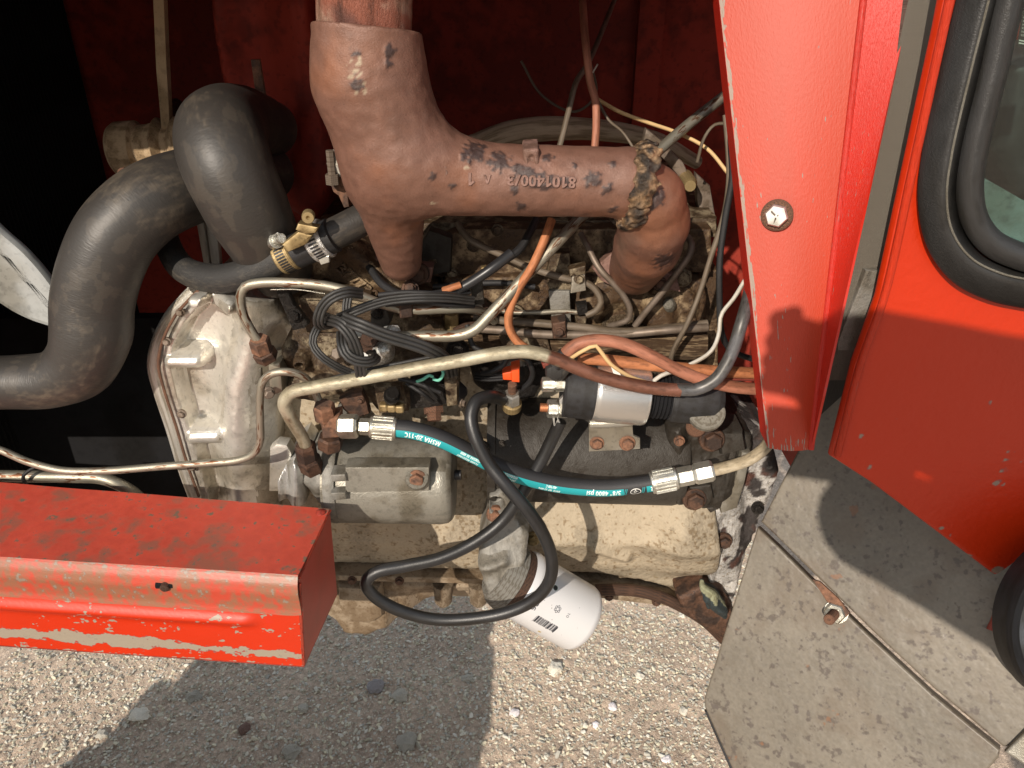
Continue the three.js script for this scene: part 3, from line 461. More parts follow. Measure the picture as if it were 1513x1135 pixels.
  { const d = __digits('1YK6', 0.0068, 0.0016); d.rotateZ(0.16); const p = P(642, 256, z0 + 53 * s1 + 0.0035); d.rotateX(-0.1); d.translate(p.x, p.y, p.z - 0.003); put(ex, 'cast_mark', boxUV(d), mats.manifoldPlain); }
  // stack pipe
  const sp = thing('exhaust_stack', 'rusty exhaust stack pipe set into the collar of the elbow', 'exhaust pipe');
  const a = P(539, 95, z0), b = P(537, -220, z0);
  const sg = tube([a, a.clone().lerp(b, 0.5), b], 69 * s0, { nr: 64, seg: 90 });
  tint(sg, (p) => { const k = sstep(0, 0.3, fbm(p.x * 50, p.y * 50, p.z * 50)), m = sstep(0.05, 0.3, fbm(p.x * 20 + 3, p.y * 20, p.z * 20)); return [mix(mix(0.26, 0.13, m), 0.42, k * 0.5), mix(mix(0.085, 0.05, m), 0.32, k * 0.5), mix(mix(0.05, 0.035, m), 0.24, k * 0.5)]; });
  const sm = M('stack', [1, 1, 1], 0.55, 0.15, T.grime, 0.1, T.cast, 0.05, 0.0012); sm.vertexColors = true;
  put(sp, 'pipe', sg, sm);
}

// ---------- radiator hoses ----------
{
  const lo = thing('radiator_hose', 'large black lower radiator hose bent in an S along the left edge', 'hose');
  const pts = [[-60, 565, 0.06], [20, 565, 0.06], [80, 560, 0.06], [118, 538, 0.06], [135, 495, 0.06], [137, 450, 0.055], [148, 400, 0.05], [174, 345, 0.04], [222, 300, 0.02], [285, 274, -0.02], [345, 262, -0.08], [400, 255, -0.15]];
  const s = S(450, 0.06);
  put(lo, 'hose_body', tube(pts, [41, 42, 44, 52, 57, 57, 57, 57, 56, 53, 50, 46].map((q) => q * s), { nr: 48, seg: 160 }), mats.hose);
  const up = thing('radiator_hose', 'large black upper radiator hose with a rounded bend beside the exhaust elbow', 'hose');
  const q = [[400, 190, -0.16], [362, 182, -0.08], [334, 188, -0.01], [326, 206, 0.035], [336, 245, 0.055], [358, 295, 0.055], [384, 345, 0.04], [418, 402, 0.0]];
  const s2 = S(250, 0.05);
  put(up, 'hose_body', tube(q, [50, 55, 61, 64, 66, 63, 57, 51].map((k) => k * s2), { nr: 48, seg: 140 }), mats.hose);
  const cl = put(up, 'clamp_screw', merge([turned(P(322, 142, -0.06), P(346, 139, -0.06), [[0, 0], [0, 0.0045], [0.5, 0.0045], [0.5, 0.007], [1, 0.007], [1, 0]], 6)]), mats.zinc);
  // small hose with its two band clamps
  const sh = thing('coolant_hose', 'small black coolant hose curving below the big hoses into two band clamps', 'hose');
  const hp = [[236, 318, -0.04], [248, 362, -0.02], [272, 398, 0.015], [320, 412, 0.04], [372, 402, 0.055], [420, 379, 0.06], [455, 362, 0.06]];
  const s3 = S(400, 0.05);
  put(sh, 'hose_body', tube(hp, [20, 20, 21, 22, 22, 22, 22].map((k) => k * s3), { nr: 32 }), mats.smallHose);
  put(sh, 'hose_sleeve', tube([[436, 372, 0.06], [475, 355, 0.06], [492, 347, 0.06]], 25 * s3, { nr: 32 }), mats.black);
  const pp = thing('coolant_pipe', 'grey steel coolant pipe running from the hose clamps behind the exhaust elbow', 'pipe');
  put(pp, 'pipe', tube([[470, 357, 0.06], [505, 340, 0.05], [560, 312, 0.03], [610, 290, 0.0]], 23 * s3, { nr: 28 }), mats.hose);
  const clamp = (label, px, py, mat, ang, r, screw) => {
    const t = thing('hose_clamp', label, 'hose clamp', 'band clamps on the small coolant hose'), c = P(px, py, 0.06), ax = V(Math.cos(ang), Math.sin(ang), 0), R = r * s3, w = 0.0085;
    const band = put(t, 'band', turned(c.clone().addScaledVector(ax, -w), c.clone().addScaledVector(ax, w), [[0, R * 0.9], [0, R], [0.08, R + 0.0012], [0.92, R + 0.0012], [1, R], [1, R * 0.9]], 48), mat);
    const sl = []; for (let i = -8; i <= 8; i++) { const b = new THREE.BoxGeometry(0.0088, 0.0017, 0.0009); const a = i * 0.17; b.rotateY(0); const g = b; g.rotateX(-a); g.translate(0, Math.sin(a) * (R + 0.0011), Math.cos(a) * (R + 0.0011)); g.rotateZ(ang); g.translate(c.x, c.y, c.z); sl.push(g); }
    put(band, 'slots', merge(sl), mats.blackSatin);
    if (screw) { const [x0, y0, x1, y1] = screw; put(t, 'screw_housing', slab([[x0 - 14, y0 + 16], [x1 - 4, y1 + 6], [x1 + 12, y1 + 22], [x0 + 6, y0 + 34]], 0.085, 0.02, 0.003), mat); put(t, 'screw', merge([turned(P(x1, y1, 0.085), P(x1 - 3, y1 + 3, 0.1), [[0, 0], [0, 0.0062], [0.8, 0.0062], [1, 0.005], [1, 0.0015], [0.75, 0]], 24)]), mats.brass); }
    return t;
  };
  const c1 = clamp('brass coloured band clamp, the left one of the two on the small hose', 424, 377, mats.brass, 0.44, 23.5);
  put(c1, 'screw', turned(P(404, 357, 0.07), P(416, 352, 0.085), [[0, 0], [0, 0.0075], [0.4, 0.0075], [0.4, 0.0045], [1, 0.0045], [1, 0]], 20), mats.zinc);
  put(c1, 'screw_housing', slab([[415, 362], [440, 342], [462, 348], [452, 362], [425, 374]], 0.088, 0.014, 0.003), mats.brass);
  const c2 = clamp('bright silver band clamp, the right one nearest the exhaust elbow', 471, 356, mats.aluClean, 0.44, 27.5);
  put(c2, 'screw', turned(P(456, 318, 0.09), P(455, 322, 0.1), [[0, 0], [0, 0.0058], [0.8, 0.0058], [1, 0.005], [1, 0.002], [0.7, 0]], 24), mats.brass);
  put(c2, 'screw_housing', slab([[436, 340], [440, 330], [470, 336], [466, 345], [450, 347]], 0.09, 0.012, 0.002), mats.brass);
  put(c2, 'tail', slab([[468, 380], [486, 378], [487, 388], [474, 392]], 0.075, 0.006, 0.001), mats.zinc);
}

// ---------- timing gear cover ----------
{
  const tc = thing('timing_cover', 'silver cast aluminium timing gear cover with a rounded rim at the left of the engine', 'timing cover');
  const poly = [[292, 428], [322, 424], [352, 432], [400, 450], [428, 500], [420, 560], [402, 620], [398, 700], [402, 775], [300, 770], [292, 734], [276, 690], [258, 630], [240, 575], [232, 540], [238, 505], [258, 465]];
  const rim = [[292, 428], [258, 465], [238, 505], [232, 540], [240, 575], [258, 630], [276, 690], [292, 734]];
  const chain = (x, y, l) => { let d = 1e9; for (let i = 0; i < l.length - 1; i++) d = Math.min(d, segD(x, y, ...l[i], ...l[i + 1])); return d; };
  const barrel = [[365, 440], [375, 480], [365, 530], [352, 570], [350, 620], [352, 680], [360, 740]];
  const g = casting(poly, 0.03, -0.13, (x, y) => {
    const r = chain(x, y, rim), b = chain(x, y, barrel);
    let h = -0.024 + 0.024 * sstep(27, 17, r) + 0.034 * Math.exp(-Math.pow(b / 36, 2));
    h = Math.max(h, -0.03 + 0.036 * Math.sqrt(Math.max(0, 1 - Math.pow(segD(x, y, 252, 534, 290, 534) / 17, 2))), -0.03 + 0.036 * Math.sqrt(Math.max(0, 1 - Math.pow(segD(x, y, 284, 646, 320, 645) / 17, 2))));
    h += 0.026 * sstep(24, 8, segD(x, y, 300, 432, 345, 440)); h -= 0.014 * sstep(380, 415, x) * sstep(470, 520, y);
    return h;
  }, 0.0024, 0.008, 0.0004);
  const cover = put(tc, 'cover_body', g, mats.alu);
  put(cover, 'gasket', tube(rim.map(([x, y]) => [x + 2, y, 0.036]), 0.0016), mats.rust);
  put(tc, 'inner_flange', tube(rim.map(([x, y]) => [x - 4, y + 1, 0.012]), 0.0075), mats.alu);
  for (const [x, y] of [[266, 462], [246, 505], [268, 612], [284, 690]]) bolt(tc, x, y, 0.036, 5, mats.steelBolt);
  bolt(tc, 229, 531, 0.01, 6, mats.rust, V(-1, 0, 0.3)); bolt(tc, 256, 646, 0.01, 6, mats.rust, V(-1, 0, 0.3)); bolt(tc, 282, 722, 0.01, 6, mats.rust, V(-1, 0, 0.3));
}

// ---------- fuel injection pump ----------
{
  const ip = thing('injection_pump', 'grimy beige fuel injection pump with fittings under the tangled flat wiring', 'injection pump');
  put(ip, 'pump_housing', casting([[412, 520], [424, 490], [450, 470], [520, 458], [600, 470], [650, 500], [668, 540], [664, 600], [640, 606], [560, 615], [470, 606], [425, 590], [410, 560]], 0.04, -0.1, (x, y) => {
    let h = -0.03 + 0.032 * Math.exp(-Math.pow(segD(x, y, 425, 525, 520, 545) / 26, 2)) + 0.03 * Math.exp(-Math.pow(segD(x, y, 430, 585, 540, 575) / 26, 2)) + 0.02 * sstep(540, 560, x) * sstep(560, 590, y);
    h += 0.012 * sstep(16, 9, Math.hypot(x - 447, y - 534)) - 0.01 * sstep(7, 4, Math.hypot(x - 447, y - 534));
    return h + 0.004 * fbm(x * 0.05, y * 0.05, 1, 3);
  }, 0.0024, 0.007, 0.001), mats.dirty);
  put(ip, 'top_plate', slab([[440, 440], [470, 425], [545, 440], [560, 470], [520, 492], [452, 492]], 0.025, 0.03, 0.003), mats.dirty);
  put(ip, 'inspection_cover', slab([[500, 590], [520, 582], [534, 580], [542, 596], [546, 612], [534, 617], [516, 614], [506, 606]], 0.078, 0.014, 0.003), mats.rustDark);
  bolt(ip, 532, 592, 0.079, 4, mats.rustDark);
  put(ip, 'adjuster_plate', slab([[552, 572], [592, 570], [604, 608], [560, 612]], 0.076, 0.012, 0.002), mats.dirty);
  put(ip, 'dark_plug', merge([turned(P(578, 590, 0.078), P(580, 580, 0.1), [[0, 0], [0, 0.007], [0.4, 0.0085], [0.6, 0.0085], [0.62, 0.0062], [1, 0.0062], [1, 0]], 24)]), mats.grease);
  for (let k = 0; k < 3; k++) put(ip, 'yellow_cap', boxUV(new RoundedBoxGeometry(0.009, 0.009, 0.01, 2, 0.0025).translate(...P(567 + k * 12, 601 + k, 0.08).toArray())), mats.brass);
  put(ip, 'governor_box', slab([[604, 566], [642, 560], [660, 572], [662, 598], [640, 604], [606, 606]], 0.06, 0.04, 0.004), mats.grease);
  put(ip, 'end_flange', slab([[655, 556], [668, 554], [676, 560], [676, 600], [660, 602]], 0.066, 0.05, 0.003), mats.dirty);
  put(ip, 'end_cap', turned(P(668, 580, 0.03), P(690, 578, 0.03), [[0, 0], [0, 0.014], [0.6, 0.012], [1, 0.004], [1, 0]], 28), mats.blackSatin);
  bolt(ip, 683, 596, 0.055, 5, mats.steelBolt, V(1, 0, 0.4)); bolt(ip, 672, 566, 0.06, 4, mats.steelBolt); bolt(ip, 632, 533, 0.05, 6, mats.dirty); bolt(ip, 480, 470, 0.03, 6, mats.grease);
  put(ip, 'throttle_shaft', turned(P(640, 600, 0.05), P(642, 622, 0.06), [[0, 0], [0, 0.011], [0.5, 0.011], [0.5, 0.008], [1, 0.008], [1, 0]], 6), mats.rust);
  put(ip, 'delivery_valve', turned(P(556, 520, 0.05), P(575, 518, 0.075), [[0, 0], [0, 0.016], [0.5, 0.014], [0.8, 0.009], [1, 0]], 28), mats.zincSoft);
  put(ip, 'delivery_valve', turned(P(548, 506, 0.05), P(545, 500, 0.075), [[0, 0], [0, 0.014], [0.6, 0.014], [0.6, 0.008], [1, 0.008], [1, 0]], 24), mats.rustDark);
  put(ip, 'bright_nut', turned(P(572, 492, 0.06), P(584, 490, 0.068), [[0, 0], [0, 0.0075], [1, 0.0075], [1, 0]], 6), mats.aluClean);
  for (const [x, y, z] of [[508, 508, 0.07], [530, 500, 0.065], [500, 530, 0.075], [520, 520, 0.07], [538, 536, 0.07]]) hexNut(ip, P(x, y, z - 0.02), P(x - 2, y - 8, z + 0.004), 0.0068, x % 4 ? mats.zincSoft : mats.steelBolt, 'union_nut');
  put(ip, 'mount_lug', slab([[395, 540], [414, 536], [418, 580], [398, 588]], 0.05, 0.04, 0.004), mats.steel);
  bolt(ip, 397, 581, 0.062, 7, mats.steelBolt, V(0.6, 0, 1));
  for (const [x, y] of [[376, 556], [384, 524]]) put(ip, 'drive_nut', slab([[x - 7, y - 12], [x + 10, y - 12], [x + 10, y + 14], [x - 7, y + 14]], 0.03, 0.03, 0.004), mats.head);
  const gb = thing('strap_bracket', 'black greasy strap bracket with one bolt standing on the pump housing', 'bracket');
  const gbs = put(gb, 'strap', slab([[405, 428], [422, 424], [432, 448], [456, 480], [450, 486], [432, 490], [420, 462]], 0.05, 0.012, 0.003), mats.grease);
  bolt(gbs, 435, 466, 0.052, 8, mats.grease);
  const wb = thing('dark_pedestal', 'dark painted pedestal bracket with a stud among the wires', 'bracket');
  put(wb, 'pedestal', slab([[548, 460], [572, 458], [578, 476], [570, 488], [546, 486]], 0.055, 0.03, 0.003), mats.darkPaint); bolt(wb, 557, 463, 0.056, 7, mats.grease, V(0, 0.6, 1), { stud: 0.8 });
  const ff = thing('lift_pump', 'dark greasy lift pump body with lugs behind the silver pipe', 'fuel pump');
  put(ff, 'body', casting([[690, 528], [712, 500], [760, 480], [800, 500], [815, 545], [790, 590], [740, 596], [700, 570]], -0.02, -0.09, (x, y) => 0.02 * sstep(40, 20, Math.hypot(x - 752, y - 540)) + 0.004 * fbm(x * 0.06, y * 0.06, 3, 3), 0.003, 0.008, 0.001), mats.grease);
  put(ff, 'cover_plate', slab([[735, 492], [775, 486], [810, 502], [816, 524], [775, 536], [745, 525]], 0.004, 0.02, 0.003), mats.dirty);
  bolt(ff, 676, 518, 0.03, 13, mats.grease, V(0.1, 0.5, 1), { stud: 1.2 }); bolt(ff, 755, 505, 0.006, 7, mats.dirty); bolt(ff, 800, 515, 0.006, 6, mats.dirty);
  const bf = thing('brass_fitting', 'small yellow hexagonal brass fitting standing behind the silver pipe', 'fitting');
  hexNut(bf, P(668, 492, -0.01), P(667, 462, -0.002), 0.0085, mats.brass, 'hex_body'); put(bf, 'stem', turned(P(668, 500, -0.01), P(668, 490, -0.01), [[0, 0], [0, 0.005], [1, 0.005], [1, 0]], 16), mats.brass);
  const fw = thing('bracket_plate', 'bright steel bracket plate with slotted ears fixed on the cylinder head', 'bracket');
  put(fw, 'plate', slab([[810, 430], [842, 430], [845, 498], [818, 498]], -0.005, 0.006, 0.0015), mats.head);
  put(fw, 'ear', slab([[808, 418], [812, 376], [842, 374], [845, 430], [812, 430]], -0.012, 0.02, 0.002), mats.dirty);
  const fc = thing('pipe_clip', 'bright square pipe clip with a bolt right above the bracket plate', 'clip');
  const fcp = put(fc, 'clip_plate', slab([[846, 402], [864, 396], [866, 430], [843, 434]], 0.008, 0.006, 0.0015), mats.alu); bolt(fcp, 856, 412, 0.009, 6, mats.dirty); put(fc, 'clip_bridge', slab([[840, 398], [866, 392], [866, 406], [842, 410]], 0.012, 0.016, 0.003), mats.dirty);
  const fc2 = thing('pipe_clip', 'brown bolted pipe clip holding the two dark pipes at their middle', 'clip');
  const fcp2 = put(fc2, 'clip_plate', slab([[815, 478], [836, 474], [838, 500], [817, 502]], 0.016, 0.022, 0.003), mats.rustDark); bolt(fcp2, 827, 490, 0.017, 6, mats.rustDark);
  const fc3 = thing('pipe_clip', 'small dark square pipe clip between the bracket plate and the core plug', 'clip');
  put(fc3, 'clip_plate', slab([[852, 454], [868, 452], [870, 466], [854, 468]], 0.006, 0.02, 0.003), mats.grease); put(fc3, 'foot', slab([[850, 468], [868, 466], [866, 482], [852, 484]], 0.0, 0.02, 0.003), mats.dirty);
  const wc = thing('wire_clip', 'dark grey sheet clip under the black and orange wires', 'clip');
  put(wc, 'tab', slab([[694, 414], [712, 410], [716, 450], [698, 452]], 0.04, 0.006, 0.002), mats.darkPaint); put(wc, 'stud_clip', slab([[710, 396], [718, 394], [718, 406], [711, 407]], 0.035, 0.008, 0.002), mats.brass);
  const mb = thing('pipe_block', 'brown square block clamping the dark fuel pipe next to the flat wires', 'clip');
  put(mb, 'block', slab([[588, 450], [608, 448], [610, 470], [590, 472]], 0.075, 0.02, 0.003), mats.rustDark);
  const hp = thing('hold_down', 'rusty hold down bolt and washer between the water casting and the wires', 'bolt');
  bolt(hp, 606, 428, 0.03, 10, mats.rustDark, V(0.1, 0.6, 1), { stud: 0.6 });
  // scraps of wiring and turquoise corrosion on the governor
  const tt = thing('frayed_wires', 'frayed black wire ends on top of the governor box', 'wire');
  for (const q of [[[610, 562, 0.085], [630, 572, 0.09], [645, 588, 0.08]], [[600, 566, 0.08], [622, 580, 0.085], [640, 594, 0.075]], [[590, 560, 0.08], [615, 566, 0.09], [650, 580, 0.085]]]) put(tt, 'strand', tube(q, 0.0022), mats.black);
  for (const q of [[[616, 564, 0.09], [626, 560, 0.094], [634, 555, 0.092], [640, 557, 0.094]], [[640, 560, 0.092], [648, 562, 0.094], [655, 552, 0.096], [652, 545, 0.09]], [[648, 524, 0.11], [654, 530, 0.112], [657, 535, 0.11]]]) put(tt, 'green_thread', tube(q, 0.0016), M('verdigris', [0.16, 0.5, 0.38], 0.8));
}

// ---------- steering pump with its reservoir ----------
{
  const st = thing('steering_pump', 'grey hydraulic pump with a large can shaped reservoir lying below the pipes', 'hydraulic pump');
  const zc = 0.05, A = P(488, 708, zc), B = P(672, 709, zc), R = 65 * S(705, zc);
  put(st, 'reservoir', boxUV(turned(A, B, [[0, 0], [0, R * 0.98], [0.9, R * 1.0], [0.955, R * 0.97], [0.985, R * 0.9], [1, R * 0.8], [1.01, 0]], 64)), mats.pump);
  put(st, 'band', boxUV(turned(P(492, 704, zc), P(508, 704, zc), [[0, R * 0.9], [0, R * 1.02], [0.3, R * 1.05], [0.7, R * 1.05], [1, R * 1.02], [1, R * 0.9]], 64)), mats.head);
  const fz = zc + R; const spl = put(st, 'strap_plate', slab([[510, 691], [634, 691], [634, 726], [510, 728]], fz + 0.001, 0.02, 0.0015), mats.pump);
  put(spl, 'boss_ring', turned(P(616, 708, fz), P(616, 706, fz + 0.006), [[0, 0], [0, 0.0125], [0.9, 0.0118], [1, 0.0105], [1, 0.009], [0.7, 0]], 32), mats.pump);
  bolt(spl, 616, 708, fz + 0.003, 11, mats.rust);
  for (const y of [706, 733]) put(st, 'band_lug', slab([[488, y - 4], [510, y - 5], [512, y + 6], [490, y + 7]], fz + 0.006, 0.02, 0.002), mats.head);
  put(st, 'pump_head', casting([[446, 698], [470, 686], [478, 652], [500, 646], [505, 760], [480, 765], [455, 745], [444, 720]], 0.07, -0.02, (x, y) => -0.012 + 0.016 * Math.exp(-Math.pow((y - 716) / 22, 2)) - 0.01 * sstep(470, 450, x), 0.0024, 0.006, 0.0005), mats.head);
  put(st, 'bright_neck', casting([[408, 715], [420, 690], [436, 676], [448, 690], [452, 745], [410, 745]], 0.06, -0.02, (x, y) => 0.012 * Math.exp(-Math.pow((x - 440) / 9, 2)) - 0.008 * Math.exp(-Math.pow((x - 420) / 7, 2)), 0.002, 0.005, 0.0002), mats.aluClean);
  put(st, 'mount_flange', slab([[397, 665], [408, 656], [424, 658], [432, 672], [424, 700], [414, 728], [396, 728]], 0.05, 0.02, 0.005), mats.alu);
  put(st, 'drain_cap', turned(P(672, 702, zc + 0.01), P(681, 702, zc + 0.01), [[0, 0], [0, 0.006], [1, 0.006], [1, 0]], 16), mats.blackSatin);
  put(st, 'tag', slab([[490, 742], [506, 744], [508, 766], [494, 768]], 0.09, 0.015, 0.003), mats.rustDark);
  // rusty unions
  const u1 = thing('pipe_union', 'dark rusty hexagon pipe union screwed into the hydraulic pump head', 'fitting');
  hexNut(u1, P(462, 694, 0.085), P(455, 676, 0.095), 0.0125, mats.rustDark); hexNut(u1, P(455, 680, 0.093), P(450, 656, 0.1), 0.0112, mats.rustDark);
  const u2 = thing('elbow_fitting', 'brown rusty elbow fitting stack feeding the new hydraulic hose', 'fitting');
  put(u2, 'elbow_body', slab([[472, 622], [500, 616], [502, 648], [476, 650]], 0.1, 0.026, 0.004), mats.rust); hexNut(u2, P(488, 662, 0.088), P(488, 644, 0.09), 0.0135, mats.rustDark); hexNut(u2, P(482, 620, 0.09), P(478, 598, 0.094), 0.0115, mats.rust);
  const u3 = thing('injector_union', 'rusty hexagon union at the lower end of the thin brown fuel pipe', 'fitting');
  hexNut(u3, P(396, 530, 0.065), P(388, 518, 0.07), 0.012, mats.rustDark); hexNut(u3, P(388, 520, 0.07), P(382, 500, 0.075), 0.0105, mats.rust);
}

// ---------- starter motor and solenoid ----------
{
  const sm = thing('starter_motor', 'large black painted starter motor stained with rust under the solenoid', 'starter motor');
  const zc = -0.015, A = P(722, 662, zc), B = P(1002, 668, zc), R = 80 * S(665, zc);
  put(sm, 'motor_body', boxUV(turned(A, B, [[0, 0], [0, R * 0.94], [0.01, R * 0.98], [0.035, R * 0.98], [0.04, R * 0.965], [0.96, R * 0.985], [1, R * 0.95], [1, 0]], 72)), mats.darkPaint);
  put(sm, 'end_band', boxUV(turned(P(722, 662, zc), P(733, 662, zc), [[0, R * 0.9], [0, R * 1.015], [1, R * 1.015], [1, R * 0.9]], 72)), mats.darkPaint);
  put(sm, 'nose_casting', casting([[985, 632], [1020, 622], [1075, 640], [1120, 660], [1118, 700], [1090, 740], [1050, 752], [1000, 742], [980, 720]], 0.03, -0.1, (x, y) => 0.012 * Math.exp(-Math.pow((x - 1000) / 12, 2)) - 0.02 * sstep(1060, 1110, x) + 0.008 * Math.exp(-Math.pow(segD(x, y, 1035, 690, 1040, 745) / 9, 2)) + 0.004 * fbm(x * 0.05, y * 0.05, 6, 3), 0.0028, 0.008, 0.001), mats.darkPaint);
  const ear = put(sm, 'mount_ear', slab([[1018, 720], [1052, 716], [1056, 738], [1044, 752], [1024, 750]], 0.04, 0.03, 0.005), mats.darkPaint);
  bolt(ear, 1026, 738, 0.042, 13, mats.rustDark); bolt(sm, 1052, 650, 0.045, 14, mats.rustDark); bolt(sm, 1004, 652, 0.055, 6, mats.rust); bolt(sm, 712, 664, 0.05, 9, mats.grease); bolt(sm, 742, 656, zc + R * 0.98, 4, mats.darkPaint); bolt(sm, 816, 728, 0.028, 8, mats.dirty);
  put(sm, 'rust_plug', turned(P(1028, 632, 0.045), P(1029, 630, 0.05), [[0, 0], [0, 0.011], [0.8, 0.011], [1, 0.009], [1, 0]], 28), mats.rust);
  put(sm, 'bearing_lug', slab([[1062, 640], [1100, 640], [1105, 668], [1066, 676]], 0.04, 0.05, 0.008), mats.darkPaint);
  const so = thing('starter_solenoid', 'shiny zinc plated starter solenoid with a black cap and bolted bracket', 'solenoid');
  const z2 = 0.085, r = 46 * S(580, z2), a = P(876, 577, z2), b = P(956, 584, z2), ax = b.clone().sub(a).normalize(), L = b.distanceTo(a), at = (k) => a.clone().addScaledVector(ax, k * L);
  put(so, 'can', boxUV(turned(a, b, [[0, 0], [0, r * 0.97], [0.06, r * 0.97], [0.1, r], [0.9, r], [0.97, r * 0.97], [1, r * 0.88], [1, 0]], 64)), mats.can);
  put(so, 'cap', turned(at(-0.56), at(0.02), [[0, 0], [0, r * 0.86], [0.06, r * 0.93], [0.9, r * 0.96], [1, r * 0.96], [1, 0]], 56), mats.black);
  const bl = [[0, 0]]; for (let i = 0; i <= 24; i++) bl.push([i / 24, r * (0.68 + 0.06 * Math.cos(i * 1.5708 * 1.0))]); bl.push([1, 0]);
  put(so, 'bellows', turned(at(1), at(1.42), bl, 48), mats.blackSatin);
  put(so, 'fork_housing', turned(at(1.4), at(2.35), [[0, 0], [0, r * 0.72], [0.1, r * 0.8], [0.8, r * 0.8], [1, r * 0.6], [1, 0]], 48), mats.black);
  put(so, 'disc', turned(P(1043, 612, z2 + r * 0.5), P(1046, 606, z2 + r * 0.8), [[0, 0], [0, 0.0185], [0.5, 0.0185], [0.6, 0.0165], [0.62, 0]], 40), mats.pump);
  const sbk = put(so, 'bracket', slab([[870, 626], [934, 622], [936, 644], [946, 648], [946, 664], [870, 668]], 0.088, 0.004, 0.001), mats.zinc);
  put(so, 'bracket_bend', tube([[871, 626, 0.088], [903, 625, 0.088], [934, 623, 0.088]], 0.005), mats.zinc);
  bolt(sbk, 882, 655, 0.089, 8, mats.rust); bolt(sbk, 927, 655, 0.089, 9, mats.rust);
  put(so, 'paper_tag', slab([[903, 543], [912, 543], [919, 558], [909, 559]], z2 + r * 0.72, 0.001, 0.0002), M('paper', [0.8, 0.78, 0.72], 0.8));
  const stud = (x, y, x2, R1, mat) => { put(so, 'terminal', merge([turned(P(x, y, z2 + 0.01), P(x2, y, z2 + 0.012), [[0, 0], [0, R1], [0.42, R1], [0.42, R1 * 0.75], [0.5, R1 * 0.75], [0.5, R1], [0.95, R1], [1, R1 * 0.8], [1, R1 * 0.45], [1, 0]], 6)]), mat); };
  stud(836, 568, 800, 0.0075, mats.zinc); stud(838, 604, 808, 0.0095, mats.zinc); stud(812, 570, 801, 0.0055, mats.zinc);
  put(so, 'copper_stud', turned(P(812, 603, z2 + 0.012), P(798, 602, z2 + 0.012), [[0, 0], [0, 0.0045], [1, 0.0045], [1, 0]], 16), M('copper', [0.62, 0.25, 0.12], 0.4, 0.8));
  const bt = thing('rubber_boot', 'dusty grey rubber terminal boot at the upper left of the solenoid cap', 'rubber boot');
  put(bt, 'boot', slab([[806, 545], [822, 538], [838, 548], [832, 560], [818, 566], [806, 558]], 0.115, 0.018, 0.005), mats.smallHose);
  put(bt, 'sleeve', tube([[826, 556, 0.105], [838, 540, 0.11], [846, 526, 0.11]], 0.006), mats.smallHose); put(bt, 'red_end', slab([[800, 538], [812, 534], [814, 542], [803, 546]], 0.11, 0.01, 0.002), mats.redHose);
  const oc = thing('wire_connector', 'small bright orange plastic plug connector on the block', 'connector');
  put(oc, 'plug_body', slab([[755, 546], [768, 543], [768, 566], [756, 565]], 0.065, 0.02, 0.002), mats.orange); put(oc, 'plug_nose', slab([[742, 552], [756, 549], [757, 563], [743, 562]], 0.062, 0.016, 0.002), mats.orange);
  for (let k = 0; k < 3; k++) put(oc, 'lead', tube([[744, 553 + k * 4, 0.054], [720, 554 + k * 4, 0.045], [702, 552 + k * 4, 0.03]], 0.0015), mats.black);
  const ts = thing('earth_stud', 'rusty earth stud with nut and washer where the thick black cable starts', 'stud');
  put(ts, 'washer', turned(P(756, 602, 0.05), P(757, 592, 0.055), [[0, 0], [0, 0.0105], [0.7, 0.0105], [0.75, 0.009], [1, 0.007], [1, 0]], 28), mats.brass); hexNut(ts, P(757, 596, 0.055), P(757, 580, 0.062), 0.0085, mats.zincSoft); put(ts, 'thread', turned(P(757, 582, 0.06), P(757, 566, 0.066), [[0, 0], [0, 0.0048], [0.9, 0.0048], [1, 0.003], [1, 0]], 16), mats.rust);
}

